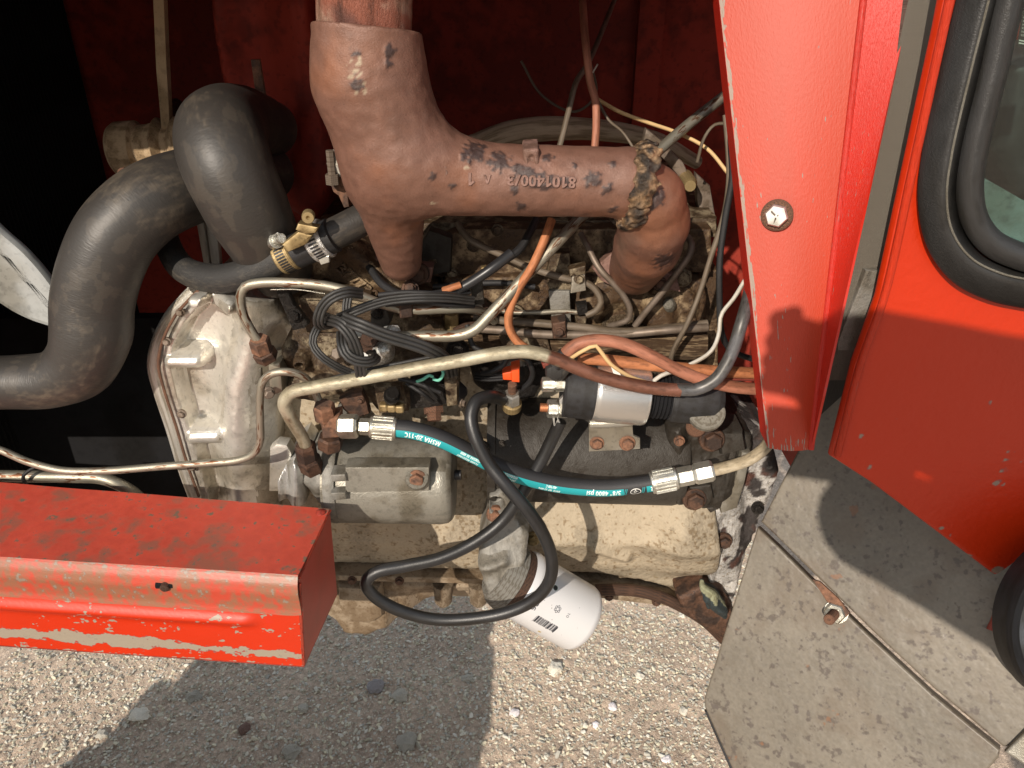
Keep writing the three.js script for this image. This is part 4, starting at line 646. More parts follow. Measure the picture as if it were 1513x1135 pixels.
// ---------- oil filter ----------
{
  const of = thing('oil_filter', 'white spin on oil filter can with barcode print hanging at an angle', 'oil filter');
  const z = 0.06, a = P(763, 859, z), b = P(862, 916, z), R = 52 * S(885, z);
  const print = canvasTex(2048, 1024, (c, w, h) => {
    c.fillStyle = '#e9e9ea'; c.fillRect(0, 0, w, h); c.save(); c.translate(w * 0.5, h * 0.5);
    // around the can is x, along the axis is y
    c.fillStyle = '#30333c'; c.textAlign = 'center'; c.font = 'bold 84px sans-serif'; c.save(); c.translate(76, -370); c.rotate(Math.PI); c.fillText('51086', 0, 0); c.restore();
    for (let i = 0; i < 28; i++) { const t = 4 + (hash(i, 3, 5) * 9) | 0; c.fillRect(-140 + (i % 9 ? 0 : -8), -240 + i * 11, 84, t); }
    c.font = '46px sans-serif'; c.save(); c.translate(84, 60); c.rotate(Math.PI); c.fillText('10', 0, 0); c.restore();
    c.lineWidth = 6; c.strokeStyle = '#55585f'; for (let i = 0; i < 6; i++) { c.beginPath(); c.arc(84 + 24 * Math.cos(i * 1.047), -80 + 30 * Math.sin(i * 1.047), 11, 0, 7); c.stroke(); }
    c.fillStyle = '#2b2d2c'; c.beginPath(); c.ellipse(240, -215, 22, 28, 0, 0, 7); c.fill(); c.strokeStyle = '#4b6a55'; c.stroke();
    c.fillStyle = '#25262a'; for (let i = 0; i < 16; i++) { c.save(); c.translate(-330 - hash(i, 1, 9) * 70, -260 + hash(i, 2, 9) * 230); c.rotate(hash(i, 7, 9)); c.fillRect(0, 0, 6 + hash(i, 3, 9) * 46, 4 + hash(i, 4, 9) * 9); c.restore(); }
    c.fillStyle = '#c9b06a'; c.fillRect(-250, -60, 26, 40); c.fillStyle = '#3a3a3c'; for (let i = 0; i < 40; i++) c.fillRect(-w / 2 + hash(i, 1, 2) * w, -h / 2 + hash(i, 2, 2) * h, 3 + 5 * hash(i, 5, 2), 3 + 6 * hash(i, 6, 2));
    c.restore();
  });
  const g = turned(a, b, [[0, 0], [0, R * 0.9], [0.03, R * 0.96], [0.07, R], [0.1, R], [0.12, R * 0.985], [0.5, R * 0.985], [0.9, R * 0.985], [0.95, R * 0.95], [0.985, R * 0.88], [1, R * 0.72], [0.985, R * 0.6], [0.98, 0]], 96);
  { const ax = b.clone().sub(a), L = ax.length(); ax.normalize(); const to = V(0, 0.35, 1), n = to.addScaledVector(ax, -to.dot(ax)).normalize(), bn = ax.clone().cross(n), p = g.attributes.position, u = new Float32Array(p.count * 2), q = V(); for (let i = 0; i < p.count; i++) { q.fromBufferAttribute(p, i).sub(a); u[i * 2] = 0.5 - Math.atan2(q.dot(bn), q.dot(n)) / (2 * Math.PI); u[i * 2 + 1] = 1 - q.dot(ax) / L; } for (let i = 0; i < p.count; i += 3) { const m = Math.max(u[i * 2], u[i * 2 + 2], u[i * 2 + 4]); for (let k = 0; k < 3; k++) if (m - u[(i + k) * 2] > 0.5) u[(i + k) * 2] += 1; } g.setAttribute('uv', new THREE.BufferAttribute(u, 2)); }
  const fm = new THREE.MeshPhysicalMaterial({ color: new THREE.Color().setRGB(0.74, 0.74, 0.74), map: print, roughness: 0.32, clearcoat: 0.3 });
  put(of, 'can', g, fm);
  const dir = b.clone().sub(a).normalize();
  put(of, 'gasket', turned(a.clone().addScaledVector(dir, -0.012), a.clone().addScaledVector(dir, 0.004), [[0, 0], [0, R * 0.93], [1, R * 0.93], [1, 0]], 64), mats.rustDark);
  const fh = thing('filter_head', 'rough grey cast filter head bolted to the block above the white filter', 'filter head');
  const h = casting([[722, 745], [742, 738], [758, 752], [762, 778], [782, 797], [778, 822], [768, 850], [752, 884], [738, 894], [728, 884], [716, 850], [706, 826], [716, 800], [722, 780]], 0.07, -0.02, (x, y) => -0.012 + 0.03 * sstep(780, 860, y) + 0.009 * Math.exp(-Math.pow(segD(x, y, 706, 830, 745, 822) / 7, 2)) + 0.004 * fbm(x * 0.04, y * 0.04, 2, 3) - 0.02 * sstep(13, 9, Math.hypot(x - 733, y - 757)), 0.0013, 0.008, 0.0005);
  put(fh, 'casting', h, mats.head); bolt(fh, 732, 761, 0.052, 10, mats.rust);
  put(fh, 'sealing_rim', turned(a.clone().addScaledVector(dir, -0.03), a.clone().addScaledVector(dir, -0.01), [[0, 0], [0, R * 0.7], [0.5, R * 0.9], [1, R * 0.96], [1, 0]], 56), mats.head);
  bolt(fh, 788, 797, 0.02, 8, mats.brass);
}

// ---------- pipes, hoses, cables, wires ----------
M('darkPipe', [0.14, 0.14, 0.145], 0.42, 0.4, T.grime, [0.1, 1]);
const line = (name, label, cat, pts, rpx, mat, o = {}) => { const t = thing(name, label, cat, o.group); put(t, o.part ?? (cat === 'wire' ? 'wire_run' : cat === 'hose' ? 'hose_body' : 'pipe_run'), tube(pts, rpx * S(pts[0][1], pts[0][2]), o), mat); return t; };
{
  const t = thing('hydraulic_pipe', 'long bent steel hydraulic pipe, silver at the left and rusty brown in the middle', 'pipe');
  const pts = [[453, 662, 0.098], [446, 645, 0.105], [426, 612, 0.125], [420, 594, 0.13], [430, 580, 0.13], [465, 572, 0.13], [520, 562, 0.13], [600, 547, 0.13], [680, 533, 0.13], [740, 522, 0.13], [780, 520, 0.13], [820, 530, 0.13], [860, 547, 0.13], [910, 563, 0.13], [960, 573, 0.13], [1005, 577, 0.13]];
  const g = tube(pts, 10 * S(560, 0.13), { nr: 24, seg: 300 });
  tint(g, (p) => { const n = fbm(p.x * 40, p.y * 40, p.z * 40), r = sstep(-0.05, 0.12, n + mix(-0.35, 0.35, sstep(-0.1, 0.03, p.x)) - 0.9 * Math.exp(-Math.pow((p.x + 0.005) / 0.03, 2))); return [mix(0.46, 0.2, r), mix(0.42, 0.085, r), mix(0.31, 0.055, r)]; });
  const m = M('pipeTint', [1, 1, 1], 0.42, 0.35, T.grime, [0.1, 1], T.fine, [0.05, 1], 0.0002); m.vertexColors = true; put(t, 'pipe_run', g, m);
  put(t, 'hose_end', tube([[1000, 576, 0.13], [1030, 575, 0.13], [1058, 560, 0.13], [1080, 525, 0.125], [1095, 480, 0.12], [1106, 440, 0.1], [1112, 410, 0.07]], 9.5 * S(560, 0.13), { nr: 24 }), mats.darkPipe);
  line('fuel_pipe', 'dark brown steel fuel pipe arching from the rusty union over the water casting', 'pipe', [[384, 508, 0.074], [372, 490, 0.075], [358, 462, 0.075], [355, 440, 0.075], [362, 424, 0.075], [385, 418, 0.075], [430, 418, 0.075], [478, 422, 0.075], [520, 432, 0.075], [555, 446, 0.07], [600, 458, 0.068], [650, 457, 0.06], [690, 456, 0.05], [715, 462, 0.03], [730, 474, 0.01]], 7, mats.steel);
  line('thin_fuel_pipe', 'thin beige spotted steel pipe crossing the timing cover down to the left edge', 'pipe', [[-40, 655, 0.1], [0, 665, 0.1], [40, 682, 0.1], [90, 695, 0.1], [150, 696, 0.1], [230, 690, 0.1], [310, 684, 0.1], [352, 680, 0.1], [374, 671, 0.1], [384, 652, 0.1], [384, 620, 0.1], [384, 585, 0.1], [388, 564, 0.1], [402, 552, 0.1], [430, 550, 0.1], [450, 558, 0.095], [462, 572, 0.085], [476, 605, 0.085]], 5.8, mats.steel);
  line('lower_pipe', 'beige steel pipe lying just above the red toolbox at the left edge', 'pipe', [[-40, 703, 0.06], [40, 704, 0.06], [110, 705, 0.06], [150, 707, 0.06], [180, 718, 0.06], [205, 735, 0.05], [220, 760, 0.04]], 9, mats.steel);
  line('pipe_tie', 'black wire tie bent round the beige pipe above the toolbox', 'tie', [[38, 716, 0.07], [34, 704, 0.075], [42, 696, 0.073], [58, 688, 0.07], [64, 694, 0.05]], 2.6, mats.black, { part: 'tie_band' });
  const sp = line('silver_pipe', 'straight pale silver steel pipe slanting up behind the exhaust arm', 'pipe', [[584, 498, 0.075], [630, 497, 0.075], [675, 496, 0.075], [700, 488, 0.075], [725, 464, 0.07], [770, 415, 0.055], [820, 362, 0.04], [850, 330, 0.025], [890, 290, 0.0], [960, 234, -0.05], [1010, 190, -0.08], [1075, 138, -0.12]], 8.5, mats.steel);
  line('orange_wire', 'flat orange insulated wire hanging below the middle of the exhaust arm', 'wire', [[815, 325, 0.03], [806, 350, 0.045], [786, 395, 0.055], [765, 428, 0.06], [753, 458, 0.06], [752, 482, 0.06], [762, 502, 0.06], [778, 515, 0.06], [800, 524, 0.05]], 5.5, mats.orangeHose, { wide: 1.25 });
  line('orange_wire', 'faded orange wire rising above the exhaust arm into the shade', 'wire', [[858, -60, -0.3], [862, 20, -0.16], [867, 80, -0.09], [872, 120, -0.08], [880, 150, -0.07], [881, 185, -0.06], [877, 240, -0.05]], 5, mats.salmon);
  line('grey_cable', 'dark grey cable leaning in the shade above the exhaust arm', 'wire', [[818, 245, -0.05], [830, 205, -0.06], [840, 165, -0.07], [850, 125, -0.09], [868, 95, -0.14], [900, 20, -0.3], [930, -60, -0.45]], 4.4, mats.tanWire);
  const bw = line('black_wire', 'taped black wire bundle running from the exhaust arm down to the wire clip', 'wire', [[792, 325, 0.0], [782, 345, 0.02], [768, 368, 0.035], [740, 388, 0.05], [705, 410, 0.055], [680, 426, 0.055], [650, 434, 0.055], [600, 437, 0.05], [565, 420, 0.03], [548, 398, 0.01], [530, 372, -0.01]], 6, mats.black);
  put(bw, 'orange_core', tube([[655, 429, 0.062], [668, 425, 0.064], [680, 421, 0.061]], 0.0035), mats.orangeHose);
  put(bw, 'tape_sleeve', tube([[756, 374, 0.044], [725, 398, 0.054], [690, 421, 0.056], [672, 430, 0.056]], 7.8 * S(400, 0.05)), mats.blackSatin);
  line('leak_off_pipe', 'oily brown thin pipe running from under the elbow to the bright pipe clip', 'pipe', [[676, 330, -0.03], [686, 346, -0.02], [700, 358, -0.012], [740, 376, -0.008], [790, 398, -0.004], [830, 410, 0], [862, 416, 0.0], [880, 428, 0.002], [888, 446, 0.004], [880, 460, 0.004], [866, 466, 0.004]], 5.2, mats.tanWire);
  line('injector_pipe', 'dark injector pipe hooking round the core plug left of the exhaust bend', 'pipe', [[858, 345, -0.03], [868, 364, -0.015], [885, 396, 0], [905, 418, 0.004], [922, 438, 0.004], [931, 458, 0.004], [928, 472, 0.004], [915, 478, 0.0], [900, 482, -0.01]], 4.6, mats.steelBolt);
  line('injector_pipe', 'dark injector pipe coming out behind the right exhaust bend', 'pipe', [[1016, 350, -0.02], [1022, 362, -0.005], [1018, 378, 0.006], [1004, 398, 0.01], [980, 430, 0.008], [955, 460, 0.004], [938, 482, 0]], 5, mats.steelBolt);
  line('leak_off_pipe', 'bright worn thin pipe just above the pair of dark pipes', 'pipe', [[690, 448, -0.005], [745, 460, -0.005], [790, 462, -0.004], [830, 460, -0.006], [858, 462, -0.006]], 4, mats.steel);
  line('rail_pipe', 'upper one of the two dark pipes clamped side by side along the head', 'pipe', [[700, 468, 0.0], [745, 474, 0.004], [800, 478, 0.004], [860, 484, 0.006], [920, 490, 0.006], [985, 485, 0.004], [1045, 478, 0]], 6, mats.tanWire);
  line('rail_pipe', 'lower one of the two dark pipes clamped side by side along the head', 'pipe', [[690, 485, 0.004], [740, 488, 0.006], [800, 494, 0.008], [870, 495, 0.008], [930, 493, 0.006], [985, 488, 0.012], [1045, 484, 0.006]], 6.2, mats.steelBolt);
  line('thin_black_pipe', 'thin black pipe pair behind the wire clip left of the silver pipe', 'pipe', [[640, 424, -0.02], [690, 420, -0.02], [740, 418, -0.02], [790, 424, -0.025]], 4.5, mats.black);
  line('rusty_pipe', 'dark curved pipe dropping behind the silver pipe to the brass fitting', 'pipe', [[705, 440, -0.02], [720, 460, 0.0], [712, 478, 0.01], [690, 482, 0.012], [672, 490, 0.012]], 6, mats.rustDark);
  line('wire_loop', 'black wire looping under the bend of the silver hydraulic pipe', 'wire', [[690, 480, 0.03], [700, 512, 0.04], [720, 520, 0.04], [735, 518, 0.04]], 4, mats.black);
  line('wire_loop', 'black double wire loop round the orange plug connector', 'wire', [[752, 530, 0.06], [775, 528, 0.07], [786, 545, 0.07], [784, 562, 0.06], [772, 575, 0.05]], 4.2, mats.black);
  line('wire_loop', 'black wire arc behind the orange plug connector', 'wire', [[712, 552, 0.04], [730, 548, 0.06], [745, 538, 0.06], [748, 528, 0.06]], 4, mats.black);
  line('tan_wire', 'tan and black wire hanging from the shade to the salmon hose', 'wire', [[1072, 170, 0.0], [1076, 220, 0.01], [1077, 270, 0.015], [1068, 325, 0.02], [1052, 375, 0.025], [1035, 430, 0.03], [1015, 480, 0.035], [996, 515, 0.03], [990, 535, 0.02]], 4.4, mats.tanWire);
  line('black_cable', 'black cable hanging just inside the edge of the red cowl', 'wire', [[1082, 150, 0.0], [1080, 210, 0.02], [1082, 260, 0.025], [1072, 320, 0.03], [1064, 380, 0.035], [1063, 440, 0.04], [1066, 490, 0.04], [1078, 515, 0.03], [1110, 530, 0.01], [1150, 536, -0.02]], 5, mats.black);
  line('white_wire', 'thin whitish wire curving from the red cowl down to the solenoid', 'wire', [[1106, 405, 0.04], [1085, 440, 0.05], [1066, 465, 0.06], [1062, 495, 0.07], [1050, 520, 0.08], [1010, 543, 0.09], [975, 556, 0.1], [963, 566, 0.1]], 3.2, mats.whiteWire);
  line('yellow_wire', 'thin pale orange wire bent like a roof over the solenoid', 'wire', [[843, 530, 0.12], [862, 518, 0.125], [880, 511, 0.125], [888, 520, 0.125], [902, 538, 0.125], [930, 556, 0.12], [958, 566, 0.11]], 3, mats.yellowWire);
  const sl = line('salmon_hose', 'faded salmon coloured cable arching over the solenoid to the red cowl', 'hose', [[832, 526, 0.11], [850, 510, 0.11], [880, 503, 0.11], [920, 508, 0.11], [960, 525, 0.11], [1000, 546, 0.105], [1040, 562, 0.1], [1085, 572, 0.09], [1140, 576, 0.07]], 9.5, mats.salmon);
  put(sl, 'black_sleeve', tube([[820, 540, 0.11], [828, 531, 0.11], [836, 522, 0.11]], 11 * S(520, 0.11)), mats.black);
  line('orange_cable', 'second orange cable running straight behind the salmon coloured one', 'hose', [[845, 530, 0.09], [880, 531, 0.09], [930, 536, 0.09], [985, 542, 0.09], [1050, 548, 0.085], [1140, 553, 0.06]], 9, mats.orangeHose);
  line('red_cable', 'dull red cable emerging from the shade beside the red cowl', 'hose', [[1000, 552, 0.07], [1050, 554, 0.075], [1090, 556, 0.07], [1150, 556, 0.06]], 7, mats.redHose);
  line('dim_wire', 'thin brown wire sagging across the shade right of the exhaust arm', 'wire', [[880, 145, -0.12], [915, 165, -0.1], [960, 182, -0.1], [1000, 196, -0.1], [1045, 220, -0.08], [1075, 255, -0.06]], 2.8, mats.yellowWire);
  line('dim_wire', 'thin grey wire drooping beside the faded orange wire', 'wire', [[884, 150, -0.1], [900, 178, -0.09], [920, 195, -0.09], [940, 225, -0.08]], 2.2, mats.tanWire);
  line('dim_wire', 'fine wire loop hanging deep in the shade above the exhaust arm', 'wire', [[770, 90, -0.3], [800, 140, -0.3], [850, 165, -0.3], [880, 140, -0.3], [872, 90, -0.3]], 2, mats.tanWire);
  line('stripped_wire', 'tiny bright bare wire end shining in the dark', 'wire', [[876, 107, -0.075], [883, 95, -0.07]], 1.3, mats.aluClean);
  line('right_wire', 'brown looped wire at the right below the red cowl edge', 'wire', [[1030, 240, -0.06], [1040, 205, -0.06], [1055, 185, -0.06], [1075, 182, -0.05]], 2.4, mats.tanWire);
  line('tin_wire', 'thin loose steel wire strand lying over the black strap bracket', 'wire', [[400, 428, 0.075], [440, 428, 0.08], [480, 434, 0.08]], 0.9, mats.zinc);
  // thick battery cable
  const bc = thing('battery_cable', 'thick glossy black battery cable crossing itself in a big loop below the starter', 'cable');
  const cp = [[742, 590, 0.065], [722, 586, 0.09], [703, 594, 0.105], [696, 615, 0.115], [702, 645, 0.125], [722, 685, 0.135], [750, 720, 0.145], [780, 755, 0.15], [803, 790, 0.15], [815, 825, 0.15], [812, 858, 0.15], [792, 884, 0.15], [755, 903, 0.15], [700, 914, 0.15], [640, 915, 0.15], [585, 900, 0.15], [550, 878, 0.15], [541, 860, 0.148], [555, 846, 0.145], [600, 836, 0.14], [650, 825, 0.135], [700, 802, 0.125], [740, 772, 0.115], [770, 732, 0.108], [795, 690, 0.1], [815, 650, 0.095], [828, 622, 0.095]];
  const rc = 9.8 * S(700, 0.13), cable = tube(cp, rc, { nr: 24, seg: 380 });
  M('cable', [0.022, 0.022, 0.023], 0.38, 0, T.grime, [0.2, 1], T.fine, [0.06, 1], 0.00008);
  put(bc, 'insulation', cable, mats.cable);
  put(bc, 'cable_lug', slab([[822, 612], [838, 606], [842, 588], [834, 584], [826, 592], [828, 604], [816, 616], [818, 630], [832, 634]], 0.1, 0.006, 0.0012), mats.zincSoft);
  put(bc, 'cable_lug', slab([[738, 584], [752, 582], [764, 586], [764, 596], [752, 600], [738, 596]], 0.062, 0.005, 0.0012), mats.zincSoft);
  // hydraulic hose with printed stripe
  const hh = thing('hydraulic_hose', 'new black hydraulic hose with a teal printed stripe and crimped zinc ends', 'hose');
  const hq = [[575, 632, 0.118], [610, 636, 0.118], [650, 648, 0.118], [700, 672, 0.116], [750, 696, 0.112], [800, 711, 0.108], [850, 719, 0.106], [900, 721, 0.106], [950, 716, 0.106], [985, 710, 0.106]];
  const hl = {}, curveLen = new THREE.CatmullRomCurve3(hq.map(v3), false, 'centripetal').getLength();
  const stripe = canvasTex(2048, 256, (c, w, h) => {
    c.fillStyle = '#2b2b2d'; c.fillRect(0, 0, w, h); const y = h * 0.53, b = h * 0.17; c.fillStyle = '#1f9aa0'; c.fillRect(0, y, w, b);
    c.save(); c.translate(w / 2, y + b / 2); c.rotate(Math.PI); c.translate(-w / 2, 0); c.fillStyle = '#eef4f2'; c.textBaseline = 'middle';
    c.font = 'bold 40px sans-serif'; c.fillText('MSHA 20-11C', 1690, 2); c.fillText('3/8" 4800 psi', 330, 2); c.fillText('2', 100, 2);
    c.font = 'bold 19px sans-serif'; c.fillText('FLAME RESISTANT', 1390, -9); c.fillText('USMSHA 2G 4800', 1390, 12); c.fillText('280 BAR  100R17', 1090, -9); c.fillText('HYDRAULIC HOSE', 1090, 12); c.fillText('DN10  WP 33 MPa', 760, -9); c.fillText('-40/100 C', 790, 12);
    c.fillStyle = '#2b2b2d'; c.fillRect(150, -30, 160, 60); c.strokeStyle = '#e8e8e2'; c.lineWidth = 4; c.beginPath(); c.ellipse(228, 0, 36, 17, 0, 0, 7); c.stroke(); c.font = 'italic bold 22px serif'; c.fillStyle = '#e8e8e2'; c.fillText('~Q~', 208, 2);
    c.strokeStyle = '#1f9aa0'; c.lineWidth = 5; for (const x of [162, 174, 286, 298]) { c.beginPath(); c.moveTo(x, 20); c.lineTo(x + 14, -20); c.stroke(); }
    c.restore();
  }, { repeat: true });
  stripe.repeat.set(1 / curveLen, 1);
  put(hh, 'hose_body', tube(hq, 13 * S(690, 0.11), { nr: 40, seg: 160, face: V(0.05, 0.62, 1).normalize() }), new THREE.MeshStandardMaterial({ map: stripe, roughness: 0.55, bumpMap: rep(T.fine, 0.05, 1), bumpScale: 0.0001 }));
  const ferrule = (x0, y0, x1, y1, z) => { const a = P(x0, y0, z), b = P(x1, y1, z), g = []; const R = 17 * S(y0, z); g.push(turned(a, b, [[0, 0], [0, R * 0.9], [0.04, R * 0.97], [0.96, R * 0.97], [1, R * 0.9], [1, 0]], 40)); const d = b.clone().sub(a), n = V(0, 0, 1), u = d.clone().normalize(), f2 = n.clone().cross(u); for (let i = 0; i < 14; i++) { const q = i / 14 * 6.283, o = n.clone().multiplyScalar(Math.cos(q) * R * 0.95).addScaledVector(f2, Math.sin(q) * R * 0.95); g.push(turned(a.clone().addScaledVector(d, 0.12).add(o), b.clone().addScaledVector(d, -0.12).add(o), [[0, 0], [0, R * 0.11], [1, R * 0.11], [1, 0]], 8)); } return put(hh, 'ferrule', boxUV(merge(g)), mats.zinc); };
  ferrule(586, 634, 547, 631, 0.118); hexNut(hh, P(548, 631, 0.118), P(530, 630, 0.118), 0.0085, mats.zinc, 'swivel'); hexNut(hh, P(530, 630, 0.118), P(501, 630, 0.116), 0.0125, mats.zinc, 'swivel_nut');
  ferrule(962, 714, 1001, 706, 0.106); hexNut(hh, P(1000, 706, 0.106), P(1026, 701, 0.106), 0.0105, mats.zinc, 'swivel'); hexNut(hh, P(1025, 701, 0.106), P(1054, 695, 0.106), 0.0115, mats.zinc, 'swivel_nut');
  line('return_pipe', 'dusty beige pipe from the right hose end up behind the red cowl', 'pipe', [[1050, 696, 0.106], [1075, 690, 0.106], [1105, 680, 0.104], [1128, 664, 0.1], [1145, 640, 0.08]], 9, M('dustyPipe', [0.5, 0.43, 0.31], 0.7, 0.1, T.grime, [0.1, 1]));
  // ribbed flat wiring: three cores side by side
  const ribbon = (label, pts, w, o = {}) => { const t = thing('ribbon_cable', label, 'cable'); const r = w / 3 * 0.56 * S(pts[0][1], pts[0][2]); for (const k of [-1, 0, 1]) put(t, 'core', tube(pts, r, { offset: k * r * 1.75, nr: 12, ...o }), mats.ribbon); return t; };
  M('ribbon', [0.035, 0.034, 0.033], 0.45, 0, T.grime, [0.1, 1], T.fine, [0.05, 1], 0.0001);
  ribbon('black ribbed flat cable loop tied above the injection pump, its upper left bow', [[535, 434, 0.11], [512, 432, 0.125], [490, 440, 0.13], [475, 456, 0.13], [470, 475, 0.13], [476, 484, 0.12], [488, 482, 0.1], [495, 474, 0.09]], 16);
  ribbon('black ribbed flat cable bow hanging down left of the pump knot', [[478, 474, 0.1], [466, 490, 0.11], [462, 508, 0.115], [474, 526, 0.12], [498, 542, 0.12], [520, 552, 0.115]], 12);
  ribbon('black ribbed flat cable strand running down through the middle of the knot', [[484, 472, 0.12], [502, 478, 0.135], [518, 496, 0.14], [528, 520, 0.14], [532, 545, 0.138], [534, 562, 0.13]], 17);
  ribbon('black ribbed flat cable bight curling under the knot to the right', [[505, 490, 0.125], [506, 510, 0.14], [514, 526, 0.145], [530, 534, 0.145], [548, 534, 0.14], [556, 528, 0.13], [548, 520, 0.11]], 16);
  ribbon('broad flat cable running from the knot right and down over the pump', [[506, 470, 0.13], [530, 480, 0.14], [570, 496, 0.14], [610, 508, 0.135], [645, 522, 0.125], [662, 536, 0.11], [668, 555, 0.09]], 20);
  ribbon('flat grey cable end lying along the hydraulic pipe below the knot', [[640, 532, 0.115], [610, 538, 0.118], [570, 546, 0.12], [530, 554, 0.118], [500, 561, 0.11], [485, 566, 0.1]], 15);
  ribbon('flat black cable leaving the knot to the right along the water casting', [[500, 470, 0.1], [520, 462, 0.105], [545, 452, 0.1], [575, 444, 0.095], [620, 440, 0.09], [660, 440, 0.08], [700, 444, 0.06]], 14);
  ribbon('short flat cable tail standing up behind the knot', [[518, 424, 0.07], [514, 440, 0.08], [512, 456, 0.085], [514, 468, 0.09]], 13);
  for (const [l, q] of [['thin black wire pair above the two flat cables', [[560, 436, 0.07], [600, 432, 0.075], [650, 434, 0.07], [694, 432, 0.05]]], ['thin black wire below the flat cables near the pipe block', [[570, 450, 0.075], [620, 446, 0.08], [660, 450, 0.07], [700, 452, 0.05]]]]) line('black_wire', l, 'wire', q, 4, mats.black);
}

// ---------- bellhousing edge and litter at the right ----------
{
  const bh = thing('bellhousing', 'flange of the clutch housing with flaking white paint beside the grey side panels', 'housing');
  const g = casting([[1040, 620], [1110, 640], [1150, 660], [1165, 720], [1130, 800], [1100, 870], [1075, 925], [1048, 905], [1050, 850], [1062, 800], [1050, 760], [1078, 745], [1092, 700]], 0.0, -0.2, (x, y) => -0.02 * sstep(1085, 1115, x) - 0.01 * sstep(1060, 1075, x - (y - 760) * -0.12) + 0.008 * fbm(x * 0.05, y * 0.05, 8, 4), 0.003, 0.008, 0.0014);
  tint(g, (p) => { const [x, y] = toPx(p.x, p.y, 0.0), n = fbm(p.x * 45, p.y * 45, p.z * 30, 4), k = sstep(0.0, 0.08, n + 0.22 * sstep(1108, 1085, x) + 0.1 * sstep(690, 760, y) - 0.15), r = sstep(0.05, 0.2, fbm(p.x * 25 + 9, p.y * 25, 4)); const c = [mix(0.05, 0.12, r), mix(0.042, 0.05, r), mix(0.04, 0.035, r)]; return [mix(c[0], 0.55, k), mix(c[1], 0.53, k), mix(c[2], 0.5, k)]; });
  const m = M('flaky', [1, 1, 1], 0.7, 0, T.pit, 0.1, T.cast, 0.04, 0.002); m.vertexColors = true; put(bh, 'flange', g, m);
  put(bh, 'edge_rib', slab([[1062, 742], [1078, 735], [1088, 700], [1096, 668], [1110, 670], [1102, 712], [1090, 752], [1066, 760]], 0.02, 0.03, 0.004), mats.pump);
  put(bh, 'edge_rib', slab([[1044, 752], [1056, 748], [1070, 700], [1080, 664], [1090, 668], [1080, 708], [1066, 752], [1050, 760]], 0.026, 0.03, 0.004), mats.darkPaint);
  bolt(bh, 1070, 800, 0.0, 9, mats.rustDark); bolt(bh, 1120, 752, -0.01, 7, mats.grease);
  const fr = thing('frame_rail', 'dark rusty frame rail curving below the engine block at the right', 'frame');
  put(fr, 'rail', tube([[880, 872, 0.0], [930, 872, 0.0], [970, 880, 0.0], [1010, 898, 0.0], [1042, 918, 0.0], [1075, 950, 0.0]], 0.008), mats.rustDark);
  put(fr, 'rusty_lug', casting([[1000, 885], [1040, 868], [1072, 880], [1090, 915], [1075, 945], [1040, 930], [1010, 905]], 0.012, -0.08, (x, y) => 0.004 * fbm(x * 0.05, y * 0.05, 1, 3), 0.003, 0.008, 0.0014), mats.rustDark);
  const rg = thing('rag', 'crumpled dark rag stuffed beside the clutch housing', 'rag');
  const gg = field((x, y, z) => { const c = P(1052, 885, 0.03); const q = Math.hypot((x - c.x) * 1.5 + (y - c.y) * 0.7, (y - c.y) * 0.8, (z - c.z) * 1.3) - 0.022; return q + 0.010 * Math.sin((x * 0.8 + y * 0.5) * 330 + 3 * n3(x * 40, y * 40, z * 40)) * 0.5 + 0.01 * fbm(x * 40, y * 40, z * 40, 3); }, P(1005, 960, 0.0).toArray().map((v, i) => v - 0.01), [P(1105, 840, 0).x, P(1050, 840, 0).y, 0.08], 0.0022);
  tint(gg, (p) => { const n = n3(p.x * 55, p.y * 30, p.z * 60); return n > 0.12 ? [0.3, 0.31, 0.2] : [0.035, 0.05, 0.055]; });
  const rm = M('rag', [1, 1, 1], 0.9, 0, T.grime, 0.08, T.weave, 0.05, 0.0004); rm.vertexColors = true; put(rg, 'cloth', boxUV(gg), rm);
}

